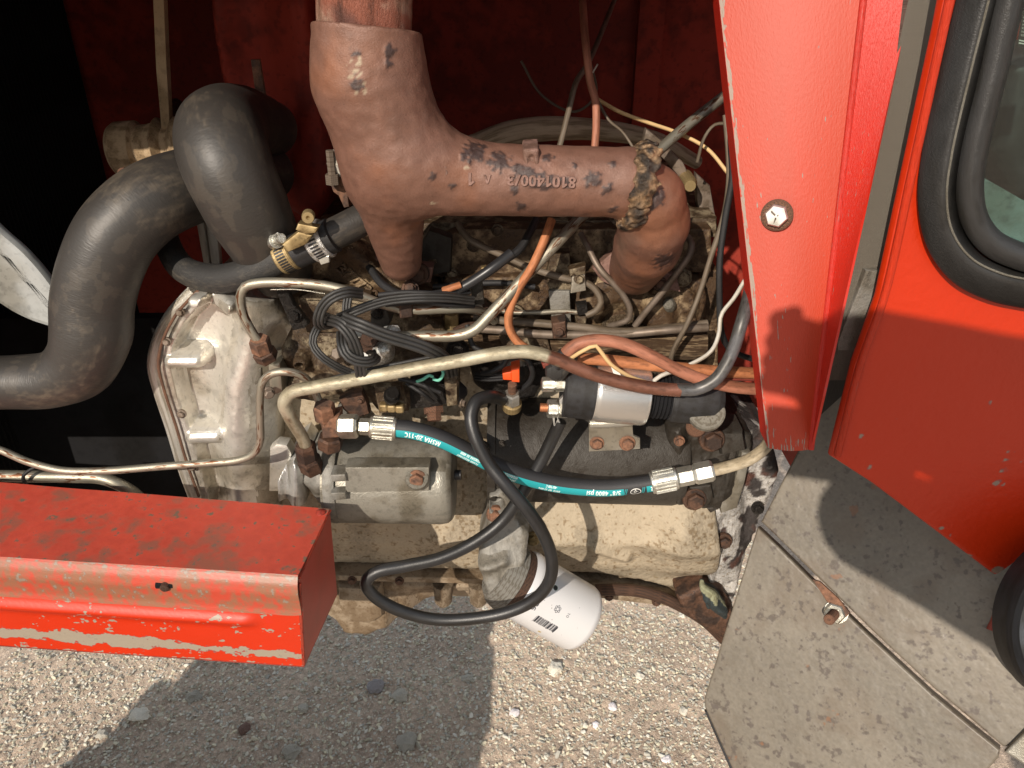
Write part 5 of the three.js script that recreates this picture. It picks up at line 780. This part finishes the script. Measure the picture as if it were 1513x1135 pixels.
// ---------- red toolbox ----------
{
  const tb = thing('toolbox', 'red steel toolbox with a chipped scratched front below the fuel pipes at the left', 'toolbox');
  const y1 = 1.016, FTL = PY(-60, 819, y1), FTR = PY(440, 850, y1), BTR = PY(487, 752, y1), BTL = PY(-60, 708, y1), zf = FTR.z;
  const out = (p, q, x) => p.clone().lerp(q, (x - p.x) / (q.x - p.x)), xl = -0.95;
  const red = [0.54, 0.026, 0.004];
  const chip = (c, n, th, prim, w = 0.02) => { const m = sstep(th, th + 0.006, n), e = sstep(th - w, th, n) * (1 - m); return [0, 1, 2].map((k) => mix(mix(c[k], prim[k], m), 0.1, e * 0.75)); };
  const top = tex(2048, 320, (u, v) => { const vv = v / 7, a = tf(u, vv, 24, 6, 301), b = tf(u, vv, 90, 5, 307), c = tf(u, vv, 260, 3, 311); const w = sstep(0.46, 0.66, a * 0.6 + b * 0.4); const s = 0.85 + 0.3 * (b - 0.5); let q = [0.54 * s, 0.07 * s, 0.04 * s]; q = [mix(q[0], 0.22, w * 0.8), mix(q[1], 0.085, w * 0.8), mix(q[2], 0.055, w * 0.8)]; return chip(q, b * 0.6 + c * 0.4 + 0.1 * sstep(0.05, 0, v) + 0.1 * sstep(0.985, 1, u), 0.70, [0.16, 0.1, 0.065]); });
  const front = tex(2048, 512, (u, v) => {
    const vv = v / 6.5, a = tf(u, vv, 22, 6, 321), b = tf(u, vv, 100, 5, 327), c = tf(u, vv, 46, 5, 333); const s = 0.95 + 0.12 * (a - 0.5); let q = [red[0] * s, red[1] * s, red[2] * s];
    const X = (u - 0.5) * 2, prim = [0.3, 0.25, 0.19], ctr = 0.20 + 0.035 * Math.sin(X * 3.1 + 0.6), wid = 0.095 * sstep(0.28, 0.36, u) * (0.75 + 0.25 * Math.sin(X * 5)); const band = wid - Math.abs(v - ctr) + 0.16 * (b - 0.5) + 0.09 * (a - 0.5);
    q = chip(q, band + 0.5, 0.5, prim, 0.008); const ch = tf(u, vv, 170, 4, 341) * 0.55 + c * 0.45 + 0.045 * sstep(0.35, 0.95, v) + 0.12 * sstep(0.05, 0, v) + 0.1 * sstep(0.985, 1, u); return chip(q, ch, 0.69, prim, 0.012); });
  const lipT = tex(1024, 128, (u, v) => { const vv = v / 18, a = tf(u, vv, 26, 6, 351), b = tf(u, vv, 160, 4, 357), w = sstep(0.32, 0.58, a * 0.5 + b * 0.5); let q = [mix(0.46, 0.26, w), mix(0.055, 0.11, w), mix(0.03, 0.06, w)]; return chip(q, b + 0.1 * (v > 0.8), 0.74, [0.24, 0.18, 0.14]); });
  const pm = (map, r = 0.5, cc = 0.08) => new THREE.MeshPhysicalMaterial({ map, roughness: r, clearcoat: cc, clearcoatRoughness: 0.35, bumpMap: rep(T.peel, 0.15, 0.9), bumpScale: 0.00012 });
  const e = 0.0015, zt = zf + 0.004, slope = (a, b) => b;
  const tl = out(FTR, FTL, xl), tr = FTR, br = BTR, bl = out(BTR, BTL, xl);
  const lid = put(tb, 'lid', patch((u, v) => { const p = lerp4(tl, tr, br, bl)(u, v); p.y += -0.0012 * Math.sin(v * 3.14) + 0.0006 * n3(p.x * 12, 1, p.z * 12); return p; }, 90, 20, 0.0016), pm(top, 0.55));
  // folded lip: a soft half round, then a flat skirt
  const prof = [[0, 0], [0.002, -0.002], [0.006, -0.008], [0.0085, -0.017], [0.0078, -0.026], [0.0075, -0.036], [0.009, -0.042]];
  const lip = (u, v) => { const t = (1 - v) * (prof.length - 1), k = Math.min(prof.length - 2, Math.floor(t)), w = t - k, dz = mix(prof[k][0], prof[k + 1][0], w), dy = mix(prof[k][1], prof[k + 1][1], w); const p = tl.clone().lerp(tr, u); const cut = sstep(0.988, 1, u) * 0.006; return V(p.x, p.y + dy * (1 - cut * 30 * (v < 0.3 ? 1 : 0) * 0.2), p.z + dz); };
  const lipm = put(tb, 'lid_lip', patch(lip, 120, 18, 0.0014), pm(lipT, 0.48, 0.12));
  const yb = P(450, 982, zf).y, bot = V(P(450, 982, zf).x, yb, zf + 0.002), botl = V(xl, yb - 0.004, tl.z + 0.002), ft = tr.clone().add(V(0, -0.038, 0.002)), ftl = tl.clone().add(V(0, -0.038, 0.002));
  put(tb, 'front_panel', patch((u, v) => { const p = lerp4(botl, bot, ft, ftl)(u, v); const end = sstep(0.95, 0.92, u); p.z += 0.0055 * Math.exp(-Math.pow((v - 0.74) / 0.085, 2)) * end + 0.0005 * n3(p.x * 14, p.y * 14, 1); return p; }, 220, 40, 0.0016), pm(front, 0.48, 0.12));
  const eb = tr.clone().add(V(0, -0.003, 0)), ebk = br.clone().add(V(0, -0.001, 0)), bk = P(496, 862, BTR.z);
  put(tb, 'end_panel', patch((u, v) => lerp4(bot.clone().add(V(0.001, 0.001, -0.001)), V(bk.x, yb, BTR.z), ebk, eb)(u, v), 10, 10, 0.0016), pm(tex(256, 256, (u, v) => { const a = tf(u, v, 5, 5, 361); return [0.4 - 0.12 * a, 0.035, 0.018]; }), 0.5));
  put(tb, 'bottom_panel', patch(lerp4(botl, bot, V(bk.x, yb, BTR.z), V(xl, yb, bl.z)), 6, 4, 0.0015), mats.redDark);
  put(tb, 'back_panel', patch(lerp4(V(xl, yb, bl.z + 0.002), V(bk.x - 0.002, yb, BTR.z + 0.002), br.clone().add(V(-0.002, -0.003, 0.002)), bl.clone().add(V(0, -0.003, 0.002))), 6, 4, 0.0015), mats.redDark);
  put(tb, 'edge_fold', tube([bot.clone().add(V(0, 0.002, 0)), eb.clone().add(V(0.0006, -0.006, 0.001))], 0.0017, { rfn: (t, l) => 1 + 0.12 * n3(l * 60, 2, 1) }), mats.edgeRed ?? M('edgeRed', [0.36, 0.045, 0.022], 0.55, 0, T.pipe, [0.08, 1]));
  put(tb, 'edge_fold', tube([eb.clone().add(V(0.0004, -0.0012, -0.001)), ebk.clone().add(V(0.0004, -0.0012, 0))], 0.0014, { rfn: (t, l) => 1 + 0.12 * n3(l * 60, 5, 1) }), mats.edgeRed);
  const hp = PY(474, 757, y1); put(lid, 'hinge_rivet', turned(V(hp.x, y1 - 0.002, hp.z), V(hp.x, y1 + 0.0025, hp.z), [[0, 0], [0, 0.006], [0.6, 0.005], [1, 0.002], [1, 0]], 20), mats.redDark);
  const sc = lip((-0.45 + 0.95) / (tr.x + 0.95), 0.55); { const q = PY(249, 848, tr.y - 0.012); sc.copy(lip((q.x + 0.95) / (tr.x + 0.95), 0.52)); } put(lipm, 'slot_hole', tube([sc.clone().add(V(-0.008, 0, -0.0016)), sc.clone().add(V(0.008, 0, -0.0016))], 0.0028, { wide: 1.2 }), mats.navy); put(lipm, 'latch_screw', turned(sc.clone().add(V(0.001, 0, -0.002)), sc.clone().add(V(0.001, -0.0005, 0.004)), [[0, 0], [0, 0.0042], [0.8, 0.0042], [1, 0.003], [1, 0]], 20), mats.rustDark);
}

// ---------- cab side: cowl, door, side panels ----------
{
  const paint = (key, c, seedT, o = {}) => { const t = tex(512, 1024, (u, v) => { const a = tf(u, v, 5, 6, seedT), b = tf(u, v, 44, 4, seedT + 6), d = tf(u, v, 120, 2, seedT + 12), edge = o.edge ? o.edge(u, v) : 0; const s = 0.94 + 0.14 * (a - 0.5); let q = c.map((x) => x * s); const n = b * 0.7 + a * 0.3 + edge + 0.05 * (d - 0.5); const m = sstep(0.755, 0.765, n), e = sstep(0.735, 0.755, n) * (1 - m); return [0, 1, 2].map((k) => mix(mix(q[k], [0.28, 0.2, 0.16][k], m), 0.12, e * 0.6)); }); return new THREE.MeshPhysicalMaterial({ map: t, roughness: o.r ?? 0.5, clearcoat: o.cc ?? 0.12, clearcoatRoughness: o.ccr ?? 0.4, bumpMap: rep(T.peel, ...(o.bt ?? [0.35, 0.2])), bumpScale: o.bs ?? 0.0006 }); };
  const cw = thing('cowl_post', 'faded glossy red sheet metal cowl post with a hexagon bolt beside the engine bay', 'cowl panel');
  const zL = 0.03, zF = 0.072, zR = 0.088, zB = 0.1;
  const c1 = paint('cowl', [0.45, 0.04, 0.011], 401, { edge: (u, v) => 0.36 * sstep(0.075, 0.0, u) + 0.2 * sstep(0.07, 0.0, v), bs: 0.00016, r: 0.55, cc: 0.06, ccr: 0.4 });
  const TL = P(1056, -60, zL), TR = P(1283, -60, zF), BR = P(1198, 664, zF + zB), BL = P(1135, 662, 0.17);
  put(cw, 'face_panel', patch((u, v) => { const p = lerp4(BL, BR, TR, TL)(u, v); p.z += 0.004 * Math.sin(u * 3.1416); return p; }, 40, 80, 0.002), c1);
  const RT = P(1360, -60, zR), RB = P(1216, 585, zR + zB), MB = P(1204, 640, zF + zB);
  const c2 = paint('cowl2', [0.52, 0.02, 0.005], 421, { bs: 0.0003 });
  put(cw, 'side_panel', patch((u, v) => { const p = lerp4(BR.clone().add(V(0, 0.001, 0)), RB, RT, TR)(u, v); return p; }, 10, 40, 0.002), c2);
  put(cw, 'fold_bead', tube([TR.clone(), TR.clone().lerp(BR, 0.3), TR.clone().lerp(BR, 0.6), BR.clone()], 0.003), c2);
  put(cw, 'edge_flange', patch(lerp4(BL.clone().add(V(0.001, 0, -0.03)), BL.clone().add(V(0, 0, -0.001)), TL.clone().add(V(0, 0, -0.001)), TL.clone().add(V(0.001, 0, -0.03))), 3, 40, 0.0015), c2);
  { const b = lerp4(BL, BR, TR, TL)(0.34, 0.475); const q = P(1148, 318, b.z + 0.004), n = V(-0.42, 0.16, 1).normalize(), R = 17 * S(318, b.z);
    put(cw, 'washer', turned(q.clone().addScaledVector(n, -0.002), q.clone().addScaledVector(n, 0.0018), [[0, 0], [0, R * 1.35], [0.7, R * 1.35], [1, R * 1.2], [1, 0]], 40), mats.rust);
    put(cw, 'bolt_head', boxUV(turned(q.clone().addScaledVector(n, 0.0018), q.clone().addScaledVector(n, 0.0085), [[0, 0], [0, R], [0.75, R], [1, R * 0.88], [1.0, 0]], 6)), mats.zincSoft);
    for (const [ang, l] of [[0.4, 0.006], [2.4, 0.005], [4.6, 0.0055]]) put(cw, 'grade_mark', boxUV(new THREE.BoxGeometry(l, 0.0012, 0.0008).rotateZ(ang).translate(q.x + n.x * 0.0087 + Math.cos(ang) * 0.004, q.y + n.y * 0.0087 + Math.sin(ang) * 0.004, q.z + n.z * 0.0087)), mats.steelBolt); }
  const ws = thing('rubber_seal', 'grey beige door seal strip between the red cowl and the red door', 'seal');
  const s1 = patch((u, v) => lerp4(P(1222, 562, 0.135), P(1264, 562, 0.135), P(1404, -60, 0.1), P(1355, -60, 0.1))(u, v), 8, 40, 0.012);
  put(ws, 'strip', s1, M('seal', [0.3, 0.265, 0.21], 0.8, 0, T.fine, 0.05, T.fine, 0.02, 0.0003));
  put(ws, 'lower_end', slab([[1225, 560], [1262, 556], [1290, 455], [1300, 400], [1280, 400], [1240, 500]], 0.132, 0.012, 0.002), mats.head);
  const gp = thing('door_gasket', 'black rubber gasket in the gap between the beige strip and the red door', 'gasket');
  put(gp, 'gasket_strip', slab([[1385, -60], [1460, -60], [1330, 460], [1290, 560], [1240, 660], [1204, 640], [1225, 560], [1260, 560]], 0.0, 0.03, 0.002), mats.smallHose);
  // door
  const zd = 0.165, dr = thing('cab_door', 'bright red cab door with a rounded rubber framed window', 'door');
  const hole = []; { const pts = [[1500, -60], [1489, 0], [1462, 120], [1440, 230], [1437, 270], [1442, 310], [1462, 345], [1500, 372], [1560, 392], [1700, 430], [1900, 470], [1900, -60]]; hole.push(...pts); }
  const dm = paint('door', [0.53, 0.027, 0.002], 441, { bs: 0.0004, r: 0.45, cc: 0.15, ccr: 0.25, bt: [0.25, 0.25] });
  const dg = slab([[1408, -80], [1385, 40], [1298, 440], [1262, 540], [1228, 676], [1290, 716], [1482, 860], [1700, 1010], [2000, 1000], [2000, -80]], zd, 0.012, 0.004, { holes: [hole] });
  { const p = dg.attributes.position, u = dg.attributes.uv; for (let i = 0; i < p.count; i++) u.setXY(i, (p.getX(i) - 0.2) / 0.7, (p.getY(i) - 0.9) / 0.8); }
  put(dr, 'door_skin', dg, dm);
  put(dr, 'edge_return', tube([P(1410, -70, zd), P(1386, 40, zd), P(1343, 240, zd), P(1300, 436, zd), P(1264, 540, zd), P(1231, 672, zd)].map((v) => v.add(V(0.0035, 0, 0.0015))), 0.0035), dm);
  // window surround: outer flat lip, groove and inner round lip
  const ring = (pts, r, wide, z) => tube(pts.map(([x, y]) => P(x, y, z)), r, { wide, seg: 200, nr: 24 });
  const mid = [[1470, -60], [1455, 0], [1425, 120], [1400, 230], [1393, 290], [1402, 345], [1430, 385], [1475, 408], [1540, 422], [1700, 460]];
  const inn = [[1510, -60], [1492, 0], [1465, 115], [1440, 220], [1433, 280], [1441, 325], [1465, 358], [1505, 378], [1560, 392], [1720, 430]];
  const sk = M('gasket', [0.03, 0.03, 0.03], 0.42, 0, T.grime, [0.3, 1], T.fine, [0.05, 1], 0.0002);
  const gk = put(dr, 'window_gasket', ring(mid, 0.0042, 5.2, zd + 0.001), sk);
  put(gk, 'inner_lip', ring(inn, 0.0075, 1.5, zd + 0.002), sk);
  put(gk, 'lock_strip', ring(mid.map(([x, y], i) => [x + (i < 5 ? 6 : 5), y - (i < 5 ? 0 : 4)]), 0.0009, 1, zd + 0.0052), mats.pump);
  const gl = slab([[1500, -60], [1480, 0], [1452, 130], [1430, 230], [1430, 300], [1450, 350], [1500, 380], [1700, 440], [1900, 470], [1900, -60]], zd - 0.004, 0.004, 0);
  const pane = put(dr, 'window_pane', gl, new THREE.MeshPhysicalMaterial({ color: new THREE.Color().setRGB(0.8, 0.88, 0.85), transmission: 1, thickness: 0, roughness: 0.03, ior: 1.5 }));
  { const lab = canvasTex(256, 256, (c, w, h) => { c.fillStyle = '#241a1a'; c.fillRect(0, 0, w, h); c.fillStyle = '#cfc7c2'; c.font = 'bold 26px sans-serif'; c.fillText('WARNING', 8, 40); c.font = '16px sans-serif'; for (let i = 0; i < 6; i++) c.fillText('KEEP CLEAR OF MOVING', 8, 70 + i * 22); c.fillRect(4, 205, 240, 8); c.fillRect(4, 222, 240, 8); });
    const g = patch(lerp4(P(1503, 70, zd - 0.009), P(1580, 84, zd - 0.009), P(1592, 24, zd - 0.009), P(1512, 10, zd - 0.009)), 2, 2, 0.0005); put(pane, 'sticker', g, new THREE.MeshStandardMaterial({ map: lab, roughness: 0.6 })); }
  // cab interior behind the glass
  const ci = thing('cab_interior', 'dark cab interior with a teal grey floor seen through the door window', 'cab');
  const bx = (x0, x1, y0, y1, z0, z1) => boxUV(new THREE.BoxGeometry(x1 - x0, y1 - y0, z1 - z0).translate((x0 + x1) / 2, (y0 + y1) / 2, (z0 + z1) / 2));
  M('trim', [0.06, 0.06, 0.06], 0.8, 0, T.grime, 0.4);
  put(ci, 'back_wall', bx(0.32, 1.6, 0.7, 2.2, -0.75, -0.73), mats.trim);
  put(ci, 'side_wall', bx(1.6, 1.62, 0.7, 2.2, -0.75, 0.12), mats.trim);
  put(ci, 'front_wall', bx(0.52, 0.54, 0.7, 2.2, -0.75, 0.05), mats.trim);
  put(ci, 'roof', bx(0.32, 1.6, 2.2, 2.22, -0.75, 0.12), mats.trim);
  put(ci, 'floor', slab([[1415, 240], [1520, 300], [1900, 420], [1900, 560], [1415, 500]], zd - 0.05, 0.02, 0.002), M('teal', [0.2, 0.27, 0.27], 0.6, 0, T.grime, 0.2));
  put(ci, 'seat', casting([[1490, 90], [1560, 60], [1600, 200], [1580, 320], [1500, 290], [1470, 220]], 0.02, -0.2, () => 0.01, 0.006, 0.02), mats.black);

  // grey side panels facing left and up
  const n = V(-0.55, 0.42, 0.72).normalize(), p0 = P(1122, 775, 0.03), Q = (x, y, k = 0) => PP(x, y, n, p0.clone().addScaledVector(n, k));
  const frame = () => { const u = V(1, 0, 0).addScaledVector(n, -n.x).normalize(), v = n.clone().cross(u); return [u, v]; };
  const plate = (poly, k, depth, bev) => { const [u, v] = frame(), o = p0.clone().addScaledVector(n, k), sh = new THREE.Shape(poly.map(([x, y]) => { const q = Q(x, y, k).sub(o); return new THREE.Vector2(q.dot(u), q.dot(v)); })); const g = new THREE.ExtrudeGeometry(sh, { depth: depth - 2 * bev, bevelEnabled: true, bevelThickness: bev, bevelSize: bev, bevelOffset: -bev, bevelSegments: 3 }); const q = boxUV(crease(g.translate(0, 0, -depth + bev), 0.6)); q.applyMatrix4(new THREE.Matrix4().makeBasis(u, v, n).setPosition(o)); return q; };
  const gt = tex(1024, 1024, (u, v) => { const a = tf(u, v, 4, 6, 461), b = tf(u, v, 62, 4, 467), c = tf(u, v, 16, 5, 471), d = tf(u, v, 150, 2, 475); let k = 0.185 * (0.92 + 0.6 * (a - 0.5) + 0.25 * (d - 0.5)); let q = [k, k * 0.87, k * 0.68]; const s = sstep(0.58, 0.72, b * 0.72 + tf(u, v, 110, 3, 479) * 0.28 + 0.22 * (c - 0.5)); const st2 = sstep(0.52, 0.72, tf(u, v, 8, 6, 481)); q = [mix(q[0], 0.115, st2 * 0.4), mix(q[1], 0.083, st2 * 0.4), mix(q[2], 0.055, st2 * 0.4)]; q = [mix(q[0], 0.075, s * 0.8), mix(q[1], 0.058, s * 0.8), mix(q[2], 0.048, s * 0.8)]; const r = sstep(0.76, 0.8, c * 0.8 + b * 0.2); return [mix(q[0], 0.2, r * 0.7), mix(q[1], 0.095, r * 0.7), mix(q[2], 0.045, r * 0.7)]; });
  const gm = new THREE.MeshPhysicalMaterial({ map: rep(gt, 0.42), roughness: 0.45, clearcoat: 0.12, clearcoatRoughness: 0.5, bumpMap: rep(T.peel, 0.3), bumpScale: 0.0006 });
  const up = thing('side_panel', 'upper spotted grey sheet metal side panel, under the red door above the diagonal seam', 'panel');
  put(up, 'sheet', plate([[1245, 540], [1178, 668], [1124, 771], [1160, 806], [1206, 852], [1290, 934], [1380, 1018], [1440, 1068], [1482, 1104], [1502, 1104], [1540, 1080], [1900, 900], [1700, 500]], 0.003, 0.016, 0.003), gm);
  const lw = thing('side_panel', 'lower spotted grey sheet metal side panel, below the diagonal seam by the gravel', 'panel');
  put(lw, 'sheet', plate([[1119, 779], [1040, 1032], [1041, 1046], [1092, 1160], [1440, 1160], [1476, 1120], [1478, 1108], [1436, 1074], [1376, 1024], [1286, 941], [1200, 858], [1150, 808]], 0.0, 0.016, 0.003), gm);
  put(lw, 'lower_flange', plate([[1040, 1050], [1090, 1164], [1100, 1170], [1052, 1052]], -0.012, 0.02, 0.002), mats.black);
  const pb = thing('panel_bolt', 'rusty threaded bolt with a bright nut and washer on the grey panel seam', 'bolt');
  const bq = Q(1236, 904, 0), R = 17 * S(900, bq.z), al = (k) => bq.clone().addScaledVector(n, k);
  put(pb, 'washer', turned(al(0), al(0.0028), [[0, 0], [0, R * 1.02], [0.8, R * 1.02], [1, R * 0.95], [1, 0]], 36), mats.zinc);
  put(pb, 'nut', boxUV(turned(al(0.0028), al(0.0125), [[0, 0], [0, R * 0.85], [0.15, R * 0.9], [0.85, R * 0.9], [1, R * 0.78], [1, 0]], 6)), mats.zinc);
  { const prof = [[0, 0]]; for (let i = 0; i <= 20; i++) prof.push([i / 20, R * (i % 2 ? 0.46 : 0.4)]); prof.push([1, 0]); put(pb, 'thread', turned(al(0.0125), al(0.042), prof, 20), mats.rust); }
  put(pb, 'bracket_tab', plate([[1200, 856], [1212, 860], [1238, 884], [1256, 906], [1250, 912], [1222, 890]], 0.007, 0.005, 0.001), mats.rust);
  // round rubber edged disc at the right edge
  const mi = thing('round_mirror', 'grey disc with a black rubber rim cut off by the right edge of the photo', 'mirror');
  const mc = Q(1640, 928, 0.03), mr = 148 * S(925, mc.z), md = V(-0.1, 0.42, 1).normalize(), mk = (k) => mc.clone().addScaledVector(md, k);
  put(mi, 'rubber_rim', turned(mk(-0.03), mk(0.008), [[0, 0], [0, mr * 0.9], [0.2, mr], [0.85, mr], [1, mr * 0.97], [1, mr * 0.9], [0.9, mr * 0.88], [0.9, 0]], 96), mats.black);
  put(mi, 'back_shell', turned(mk(0.0), mk(0.0075), [[0, 0], [0, mr * 0.89], [0.6, mr * 0.885], [1, mr * 0.6], [1.05, 0]], 80), M('rimGrey', [0.26, 0.27, 0.27], 0.6, 0, T.grime, 0.2));
  const rs = thing('red_lever', 'small red painted lever tip behind the black rubber wheel edge', 'lever');
  put(rs, 'lever', tube([Q(1476, 896, 0.004), Q(1471, 915, 0.006), Q(1466, 932, 0.008)], [0.0025, 0.004, 0.0055]), mats.redHose);
  const cr = thing('panel_corner', 'grey brown folded sheet corner at the lower right edge', 'panel');
  put(cr, 'fold', plate([[1484, 1112], [1530, 1066], [1570, 1110], [1540, 1150], [1500, 1122]], 0.012, 0.012, 0.003), mats.pump);
}

// ---------- unseen front wheel, added and sized to cast the shade on the gravel ----------
{
  const w = thing('added_front_wheel', 'front axle with a large tyre, unseen, added below the toolbox to shade the gravel', 'roadwheel');
  const c = V(-0.80, 0.40, 0.42);
  const prof = [[0, 0.2], [0.02, 0.28], [0.08, 0.35], [0.2, 0.372], [0.5, 0.38], [0.8, 0.372], [0.92, 0.35], [0.98, 0.28], [1, 0.2]];
  put(w, 'carcass', turned(c.clone().add(V(0, 0, -0.15)), c.clone().add(V(0, 0, 0.15)), prof, 72), mats.black);
  put(w, 'rim', turned(c.clone().add(V(0, 0, -0.02)), c.clone().add(V(0, 0, 0.02)), [[0, 0], [0, 0.24], [1, 0.24], [1, 0]], 48), mats.zincSoft);
  const lug = []; for (let i = 0; i < 22; i++) for (const s of [-1, 1]) { const a = (i + (s > 0 ? 0.5 : 0)) / 22 * 6.2832; lug.push(new THREE.BoxGeometry(0.035, 0.04, 0.15).rotateY(0.5 * s).translate(0, 0.38, s * 0.07).rotateZ(a).translate(c.x, c.y, c.z)); }
  put(w, 'tread_lugs', boxUV(merge(lug)), mats.black).userData.kind = 'stuff';
}


// ---------- the person taking the picture, whose arms shade the door and the side panel ----------
{
  const pe = thing('person', 'person in a blue shirt and dark trousers holding a phone with both hands', 'person');
  const L = [['c', .48, 1.42, 1.33, .5, 1.1, 1.4, .14, .13], ['c', .5, 1.1, 1.4, .54, .95, 1.42, .135, .155], ['c', .47, .92, 1.42, .44, .5, 1.38, .085, .06], ['c', .44, .5, 1.38, .42, .09, 1.4, .058, .04], ['c', .62, .92, 1.44, .66, .5, 1.5, .085, .06], ['c', .66, .5, 1.5, .7, .09, 1.56, .058, .04], ['c', .42, .05, 1.4, .38, .035, 1.24, .042, .035], ['c', .7, .05, 1.56, .68, .035, 1.4, .042, .035],
    ['c', .34, 1.5, 1.26, .63, 1.47, 1.4, .075, .075], ['c', .33, 1.52, 1.25, .2, 1.655, 1.06, .074, .074], ['c', .2, 1.645, 1.06, .015, 1.615, .86, .092, .056], ['c', .62, 1.46, 1.38, .42, 1.36, 1.1, .07, .07], ['c', .42, 1.38, 1.1, .085, 1.436, .858, .092, .062], ['c', .46, 1.52, 1.32, .44, 1.64, 1.28, .058, .05]];
  const cloth = field((x, y, z) => { let d = 9; for (const [, a, b, c, e, f, g, r, s] of L) d = smin(d, cone(x, y, z, V(a, b, c), V(e, f, g), r, s), 0.05); return d + 0.003 * n3(x * 20, y * 20, z * 20); }, [-0.12, -0.01, 0.78], [0.9, 1.7, 1.56], 0.016);
  tint(cloth, (p) => (p.y < 0.1 ? [0.04, 0.03, 0.025] : p.y < 1.0 && p.x > 0.3 ? [0.03, 0.035, 0.05] : p.z < 0.92 && p.x < 0.2 ? [0.42, 0.24, 0.17] : p.y > 1.59 && p.z > 1.2 && p.x > 0.38 ? [0.42, 0.24, 0.17] : [0.12, 0.17, 0.26]));
  const bm = M('figure', [1, 1, 1], 0.85); bm.vertexColors = true; put(pe, 'body', cloth, bm);
  const head = field((x, y, z) => { const c = V(.42, 1.735, 1.25);  let d = Math.hypot((x - c.x) * 1.22, (y - c.y) * 0.86, z - c.z) - 0.1; d = smin(d, cone(x, y, z, V(.39, 1.725, 1.155), V(.395, 1.7, 1.14), .011, .014), 0.02); for (const s of [-1, 1]) { d = smin(d, Math.hypot(x - c.x - s * 0.083, (y - c.y) * 0.6, z - c.z - 0.01) - 0.022, 0.01); d = smax(d, 0.014 - Math.hypot(x - .39 - s * 0.032, y - 1.745, z - 1.146), 0.01); } return d; }, [.29, 1.6, 1.11], [.56, 1.88, 1.39], 0.006);
  tint(head, (p) => (p.y > 1.785 || p.z > 1.29 ? [0.05, 0.035, 0.025] : [0.42, 0.24, 0.17])); put(pe, 'head', head, bm);
  const F1 = []; for (let i = 0; i < 4; i++) { F1.push([.01 + i * 0.004, 1.64 - i * 0.021, .85, -.045, 1.648 - i * 0.021, .824, .0105, .0095], [-.045, 1.648 - i * 0.021, .824, -.024, 1.642 - i * 0.021, .802, .0095, .0075]); F1.push([.13, 1.452 - i * 0.017, .855, .158, 1.458 - i * 0.017, .825, .0098, .0088], [.158, 1.458 - i * 0.017, .825, .146, 1.462 - i * 0.017, .798, .0088, .007]); }
  F1.push([.03, 1.61, .85, .01, 1.57, .825, .011, .008], [.115, 1.44, .86, .1, 1.47, .832, .011, .008], [.03, 1.615, .85, .012, 1.565, .85, .034, .028], [.12, 1.42, .86, .13, 1.43, .855, .024, .02]);
  const hands = field((x, y, z) => { let d = 9; for (const [a, b, c, e, f, g, r, s] of F1) d = smin(d, cone(x, y, z, V(a, b, c), V(e, f, g), r, s), 0.006); return d; }, [-0.1, 1.38, 0.78], [0.19, 1.7, 0.9], 0.004);
  const sk = M('skin', [0.42, 0.24, 0.17], 0.6); put(pe, 'hands', hands, sk);
  const ph = thing('phone', 'black phone held up in both hands', 'phone');
  const body = new RoundedBoxGeometry(0.15, 0.075, 0.008, 4, 0.0035).rotateZ(-0.12).rotateX(-0.45).translate(0.042, 1.497, 0.808); put(ph, 'case', boxUV(body), mats.black);
}

settle();
renderer.render(scene, camera);
